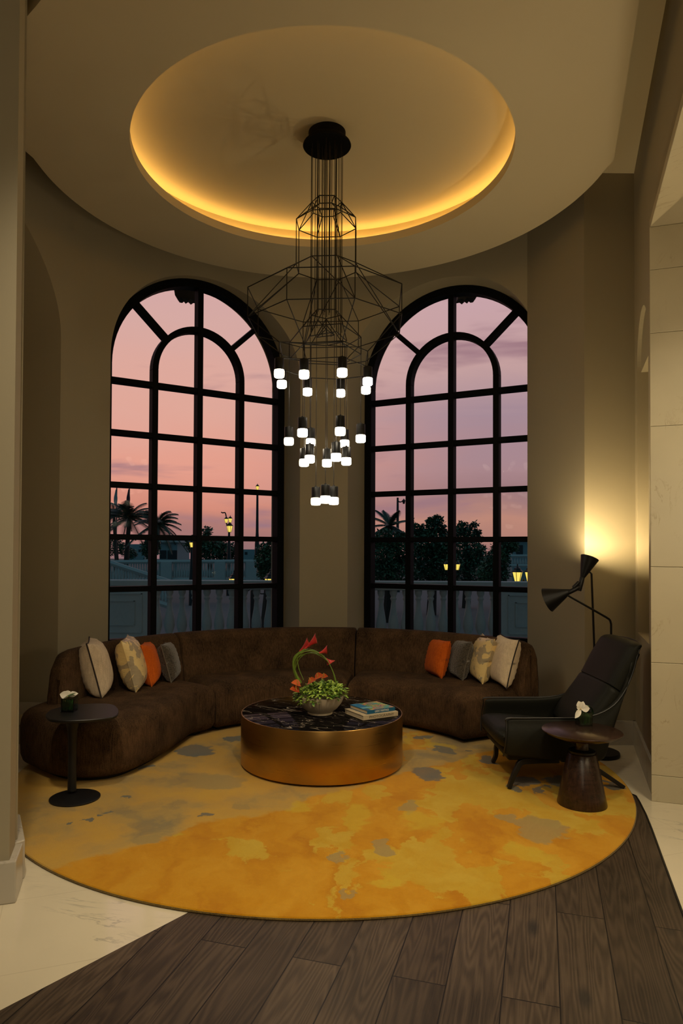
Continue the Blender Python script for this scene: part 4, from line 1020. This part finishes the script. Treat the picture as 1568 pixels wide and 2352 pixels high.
lamp_post('thin unlit lamp post with curved arm in the left column of the right window', 30, [(927, 1150, 1157)], (913, 1143), 1240, [((913, 1150), (918, 1153), (925, 1151), (928, 1149))])
for o in list(bpy.data.objects):
    if o.name.startswith('lamp_post') and 'unlit' in o.get('label', ''):
        for c in o.children:
            for d in c.children:
                if d.name.startswith('lit_panes'): d.data.materials[0] = M['iron']; d.name = 'panes'
# flags
for px, y0, y1, lb, col in ((268, 1120, 1300, 'left furled pale flag on a pole among the palms', (.25, .3, .3, 1)), (297, 1120, 1300, 'furled dark red flag on a pole among the palms', (.10, .03, .035, 1))):
    d = 34; p = ay(px, y0, d); q = ay(px, y1, d); root = thing('flag', (p.x, d, -.1), lb, 'flag')
    bm = B(); tube(bm, [p, (p.x, d, -.1)], .03, 6); make('pole', bm, M['iron'], root)
    bm = B(); a = ay(px, y0+4, d-.05); b = ay(px-1, y0+40, d-.05); rows = []
    for i in range(9):
        t = i/8; c = a+(b-a)*t; w = .10*min(1, .15+1.6*t)*(1 if t < .8 else .75); rows.append([c+V((w*cos(k*2*pi/8)*.9-.04, w*.5*sin(k*2*pi/8), 0)) for k in range(8)])
    gridmesh(bm, rows, True); make('cloth', bm, simple('flag_cloth', col, .8), root)
# trees
def tree(label, d, blobs, trunk, nleaf=900, ls=.16, name='leafy_tree', group=None):
    bx, by = trunk; g = ay(bx, by, d); root = thing(name, (g.x, d, -.1), label, 'tree', group)
    bm = B(); topc = ay(blobs[0][0], blobs[0][1], d)
    tube(bm, [(g.x, d, -.1), (g.x+.05, d, topc.z*.5), topc], [.14, .1, .04], 7); make('trunk', bm, M['bark'], root)
    bm = B(); tot = sum(b[2]*b[3] for b in blobs)
    for (x, y, rx, ry) in blobs:
        c = ay(x, y, d); sx = rx*d/F; sz = ry*d/F
        for i in range(int(2.6*nleaf*rx*ry/tot)):
            v = V((random.gauss(0, 1), random.gauss(0, 1), random.gauss(0, 1))).normalized()*random.random()**.28
            p = c+V((v.x*sx, v.y*max(sx, sz)*.8, v.z*sz)); L = ls*.55*random.uniform(.6, 1.4)
            leaf(bm, p, V((random.uniform(-1, 1), random.uniform(-1, 1), random.uniform(-.6, 1))), V((random.uniform(-1, 1), random.uniform(-1, 1), 1)), L, L*.5, .2)
    make('crown', bm, M['tree'], root, True, 80)
tree('big dark bushy tree in the second column of the right window', 19, [(1000, 1208, 22, 16), (990, 1250, 50, 34), (958, 1226, 16, 12), (1000, 1300, 64, 50), (1004, 1193, 13, 9), (986, 1198, 7, 7), (1016, 1222, 14, 9), (968, 1212, 6, 7), (980, 1224, 14, 12), (945, 1200, 6, 6), (950, 1214, 7, 8)], (990, 1340), 3000, .17)
tree('dark round tree right of the centre mullion of the right window', 21.5, [(1066, 1212, 18, 12), (1080, 1230, 24, 16), (1065, 1270, 50, 34), (1090, 1310, 64, 45), (1052, 1222, 14, 16), (1088, 1206, 9, 7), (1096, 1222, 10, 7), (1098, 1240, 10, 8), (1058, 1202, 7, 5), (1104, 1260, 12, 9)], (1070, 1340), 2800, .16)
tree('low leaning tree near the right edge of the right window', 17, [(1150, 1262, 24, 22), (1165, 1255, 20, 16), (1140, 1290, 30, 30), (1130, 1320, 40, 30), (1180, 1256, 10, 14)], (1150, 1340), 1700, .13)
tree('shrubby tree under the palm in the left column of the right window', 17, [(890, 1240, 36, 24), (880, 1280, 44, 40), (900, 1315, 60, 30), (930, 1260, 30, 40)], (890, 1345), 2600, .14)
tree('green tree by the terrace rail in the right column of the left window', 15, [(610, 1262, 22, 14), (615, 1290, 32, 30), (625, 1315, 34, 26), (630, 1245, 16, 8)], (612, 1345), 1700, .10)
tree('dark tree line behind the three-lantern post', 36, [(480, 1262, 44, 26), (520, 1268, 34, 22), (455, 1250, 30, 22), (500, 1255, 20, 16), (475, 1222, 12, 10)], (480, 1290), 1700, .28)
tree('round dark tree beside the palms, left window', 33, [(345, 1262, 20, 24), (352, 1250, 16, 18)], (348, 1290), 700, .25)
tree('dense hedge tree below the palms at the left window edge', 46, [(262, 1255, 22, 22), (300, 1272, 14, 14), (285, 1262, 12, 16)], (265, 1292), 900, .22)
def palm(label, d, crown, base, nf=34, L=2.6, droop=1.0, fan=None):
    c = ay(crown[0], crown[1], d); b = ay(base[0], base[1], d); root = thing('palm_tree', (b.x, d, -.1), label, 'palm tree')
    bm = B(); tube(bm, [(b.x, d, -.1), (b.x, d, b.z), (c.x, d, c.z-.3), c], [.11, .10, .09, .06], 9); make('trunk', bm, M['bark'], root)
    bm = B()
    for i in range(nf):
        a = 2*pi*i/nf+random.uniform(-.2, .2); el = random.uniform(-.5, 1.38); l = L*random.uniform(.8, 1.1); pts = []
        for k in range(9):
            t = k/8; h = l*t*cos(el*(1-.2*t)); z = l*t*sin(el)-droop*l*.42*t*t; pts.append(c+V((h*cos(a), h*sin(a), z)))
        tube(bm, pts, .018, 4)
        for k in range(2, 33):
            t = k/33*8; i0 = min(int(t), 7); p = pts[i0]+(pts[i0+1]-pts[i0])*(t-i0); tn = (pts[i0+1]-pts[i0]).normalized(); s = tn.cross(V((0, 0, 1))).normalized()
            ll = L*(.24*sin(pi*(.15+.8*k/33))+.03)
            for sg in (-1, 1):
                dd = (s*sg*.8+tn*.75+V((0, 0, -.35))).normalized(); w = tn*.03
                face(bm, [p-w*.6, p+w*.6, p+dd*ll])
    make('fronds', bm, M['palm'], root, False)
palm('palm tree with arching fronds in the second column of the left window', 26, (362, 1206), (352, 1290), 36, 1.15, 1.3)
palm('palm tree beside the dark red flag, left window', 30, (296, 1190), (289, 1292), 34, 1.45, 1.0)
palm('palm tree at the outer edge of the left window', 39, (262, 1188), (269, 1292), 30, 1.5, 1.0)
palm('palm crown in the left column of the right window', 20, (895, 1208), (893, 1290), 18, .75, .7)
# buildings
def bld(label, d, x0, y0, x1, y1, wins, mat, roofline=True):
    a = ay(x0, y1, d); b = ay(x1, y0, d); root = thing('building', ((a.x+b.x)/2, d+2, -.1), label, 'building')
    bm = B(); box(bm, ((a.x+b.x)/2, d+2, (b.z-.1)/2), (b.x-a.x, 4, b.z+.1)); make('wall', bm, mat, root, False)
    if roofline:
        bm = B(); box(bm, ((a.x+b.x)/2, d+2, b.z+.1), (b.x-a.x+.5, 4.5, .2)); make('roof', bm, M['stone'], root, False)
    for (wx0, wy0, wx1, wy1) in wins:
        p = ay(wx0, wy1, d); q = ay(wx1, wy0, d); bm = B(); box(bm, ((p.x+q.x)/2, d-.02, (p.z+q.z)/2), (q.x-p.x, .06, q.z-p.z)); make('window', bm, M['iron'], root, False)
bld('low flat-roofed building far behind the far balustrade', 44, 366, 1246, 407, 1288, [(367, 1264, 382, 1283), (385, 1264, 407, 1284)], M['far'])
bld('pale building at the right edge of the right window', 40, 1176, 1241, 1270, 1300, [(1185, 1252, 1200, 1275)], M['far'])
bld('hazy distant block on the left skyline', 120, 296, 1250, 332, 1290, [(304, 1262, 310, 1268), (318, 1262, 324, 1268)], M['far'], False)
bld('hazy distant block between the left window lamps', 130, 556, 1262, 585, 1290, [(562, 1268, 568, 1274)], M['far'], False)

# ------------------------------------------------------------------ sky
w = bpy.data.worlds.new('dusk_sky'); bpy.context.scene.world = w; w.use_nodes = True
g = G.__new__(G); g.t = w.node_tree; g.t.nodes.clear(); g.m = w; g.out = g.n('ShaderNodeOutputWorld'); g.b = None
tc = g.n('ShaderNodeTexCoord').outputs['Generated']; s = g.sep(tc)
cl = g.noise(g.map(tc, (2, 2, 11), (0, .12, 0)), 1.6, 5, .5, .55)
zz_ = g.math('ADD', s[2], g.math('MULTIPLY', g.math('SUBTRACT', cl, .5), .09))
lft = g.ramp(zz_, [(0, sr(150, 112, 112)), (.03, sr(178, 124, 116)), (.06, sr(216, 142, 122)), (.12, sr(232, 160, 140)), (.20, sr(228, 170, 154)), (.32, sr(218, 172, 164)), (.42, sr(212, 168, 172)), (.75, sr(80, 108, 130))])
rgt_ = g.ramp(zz_, [(0, sr(160, 116, 110)), (.045, sr(192, 138, 120)), (.075, sr(158, 122, 124)), (.12, sr(172, 136, 140)), (.19, sr(168, 140, 150)), (.26, sr(200, 162, 160)), (.36, sr(204, 166, 172)), (.75, sr(80, 108, 130))])
c = g.mix(g.step(g.math('ADD', s[0], g.math('MULTIPLY', cl, .12)), -.12, .3), lft, rgt_)
c = g.mix(g.step(g.noise(g.map(tc, (3, 3, 16), (0, -.2, 0)), 1.3, 4, .3), .54, .72), c, sr(156, 118, 128))
c = g.mix(g.step(s[1], .75, .1), c, (.055, .125, .165, 1))
c = g.mix(g.step(s[2], .0, -.05), c, (.02, .03, .03, 1))
bg = g.n('ShaderNodeBackground'); g.l(c, bg.inputs[0]); bg.inputs[1].default_value = 1.0; g.l(bg.outputs[0], g.out.inputs[0])

# ------------------------------------------------------------------ lamps
def light(name, kind, loc, e, col, tgt=None, size=.2, spot=None, blend=.5):
    l = bpy.data.lights.new(name, kind); l.energy = e; l.color = col[:3]
    if kind == 'AREA': l.shape = 'DISK'; l.size = size
    else: l.shadow_soft_size = size
    if kind == 'SPOT': l.spot_size = radians(spot); l.spot_blend = blend
    o = bpy.data.objects.new(name, l); C.objects.link(o); o.location = loc
    if tgt is not None: o.rotation_euler = (V(tgt)-V(loc)).to_track_quat('-Z', 'Y').to_euler()
    return o
warm = (1, .82, .55)
light('lobby_lamp', 'POINT', (.2, -1.0, 1.9), 15, (1, .84, .57), None, .25)
light('opening_fill', 'POINT', rw(2.9, 1.9, .5), 30, (1, .82, .54), None, .12)  # unseen fill light added inside the opening to brighten the soffit
light('lobby_downlight', 'SPOT', (-.9, 1.6, 4.8), 260, warm, (-.55, 4.25, 0), .12, 54, .9)
light('lobby_downlight', 'SPOT', (.6, 1.4, 4.8), 250, warm, (.3, 4.1, 0), .12, 62, .9)
light('lobby_downlight', 'SPOT', (.0, .4, 4.8), 75, warm, (.2, 2.2, 0), .12, 80, .9)
light('lobby_glow', 'AREA', (-.2, -2.0, 4.6), 26, warm, (0, 1.0, 1.0), 2.4)
light('opening_downlight', 'SPOT', (2.25, 3.4, 3.65), 40, warm, (2.2, 3.9, 0), .08, 110, .8)
ax1 = (m1-LP(1336, 1330)); light('reading_bulb', 'POINT', LP(1336, 1330)+ax1*.86, 50, (1, .76, .40), None, .022)
ax2 = (m2-LP(1311, 1357)); light('reading_bulb', 'POINT', LP(1311, 1357)+ax2*.6, 10, (1, .74, .38), None, .018)

sc = bpy.context.scene
sc.view_settings.view_transform = 'Standard'; sc.view_settings.look = 'None'; sc.view_settings.gamma = 1; sc.view_settings.exposure = 0
try: sc.view_settings.use_curve_mapping = False
except Exception: pass
sc.cycles.use_denoising = True; sc.cycles.max_bounces = 8; sc.cycles.diffuse_bounces = 5; sc.cycles.transparent_max_bounces = 12
sc.cycles.sample_clamp_indirect = 4

GR = {'pillow': 'throw pillows on the curved sofa', 'book': 'books on the coffee table', 'vase': 'orchid vases on the side tables', 'palm tree': 'palm trees outside',
      'tree': 'trees beyond the terrace', 'lamp post': 'lamp posts outside', 'flag': 'flags among the palms', 'building': 'distant buildings'}
for o in list(C.objects):
    if o.parent is None and o.get('category') in GR: o['group'] = GR[o['category']]
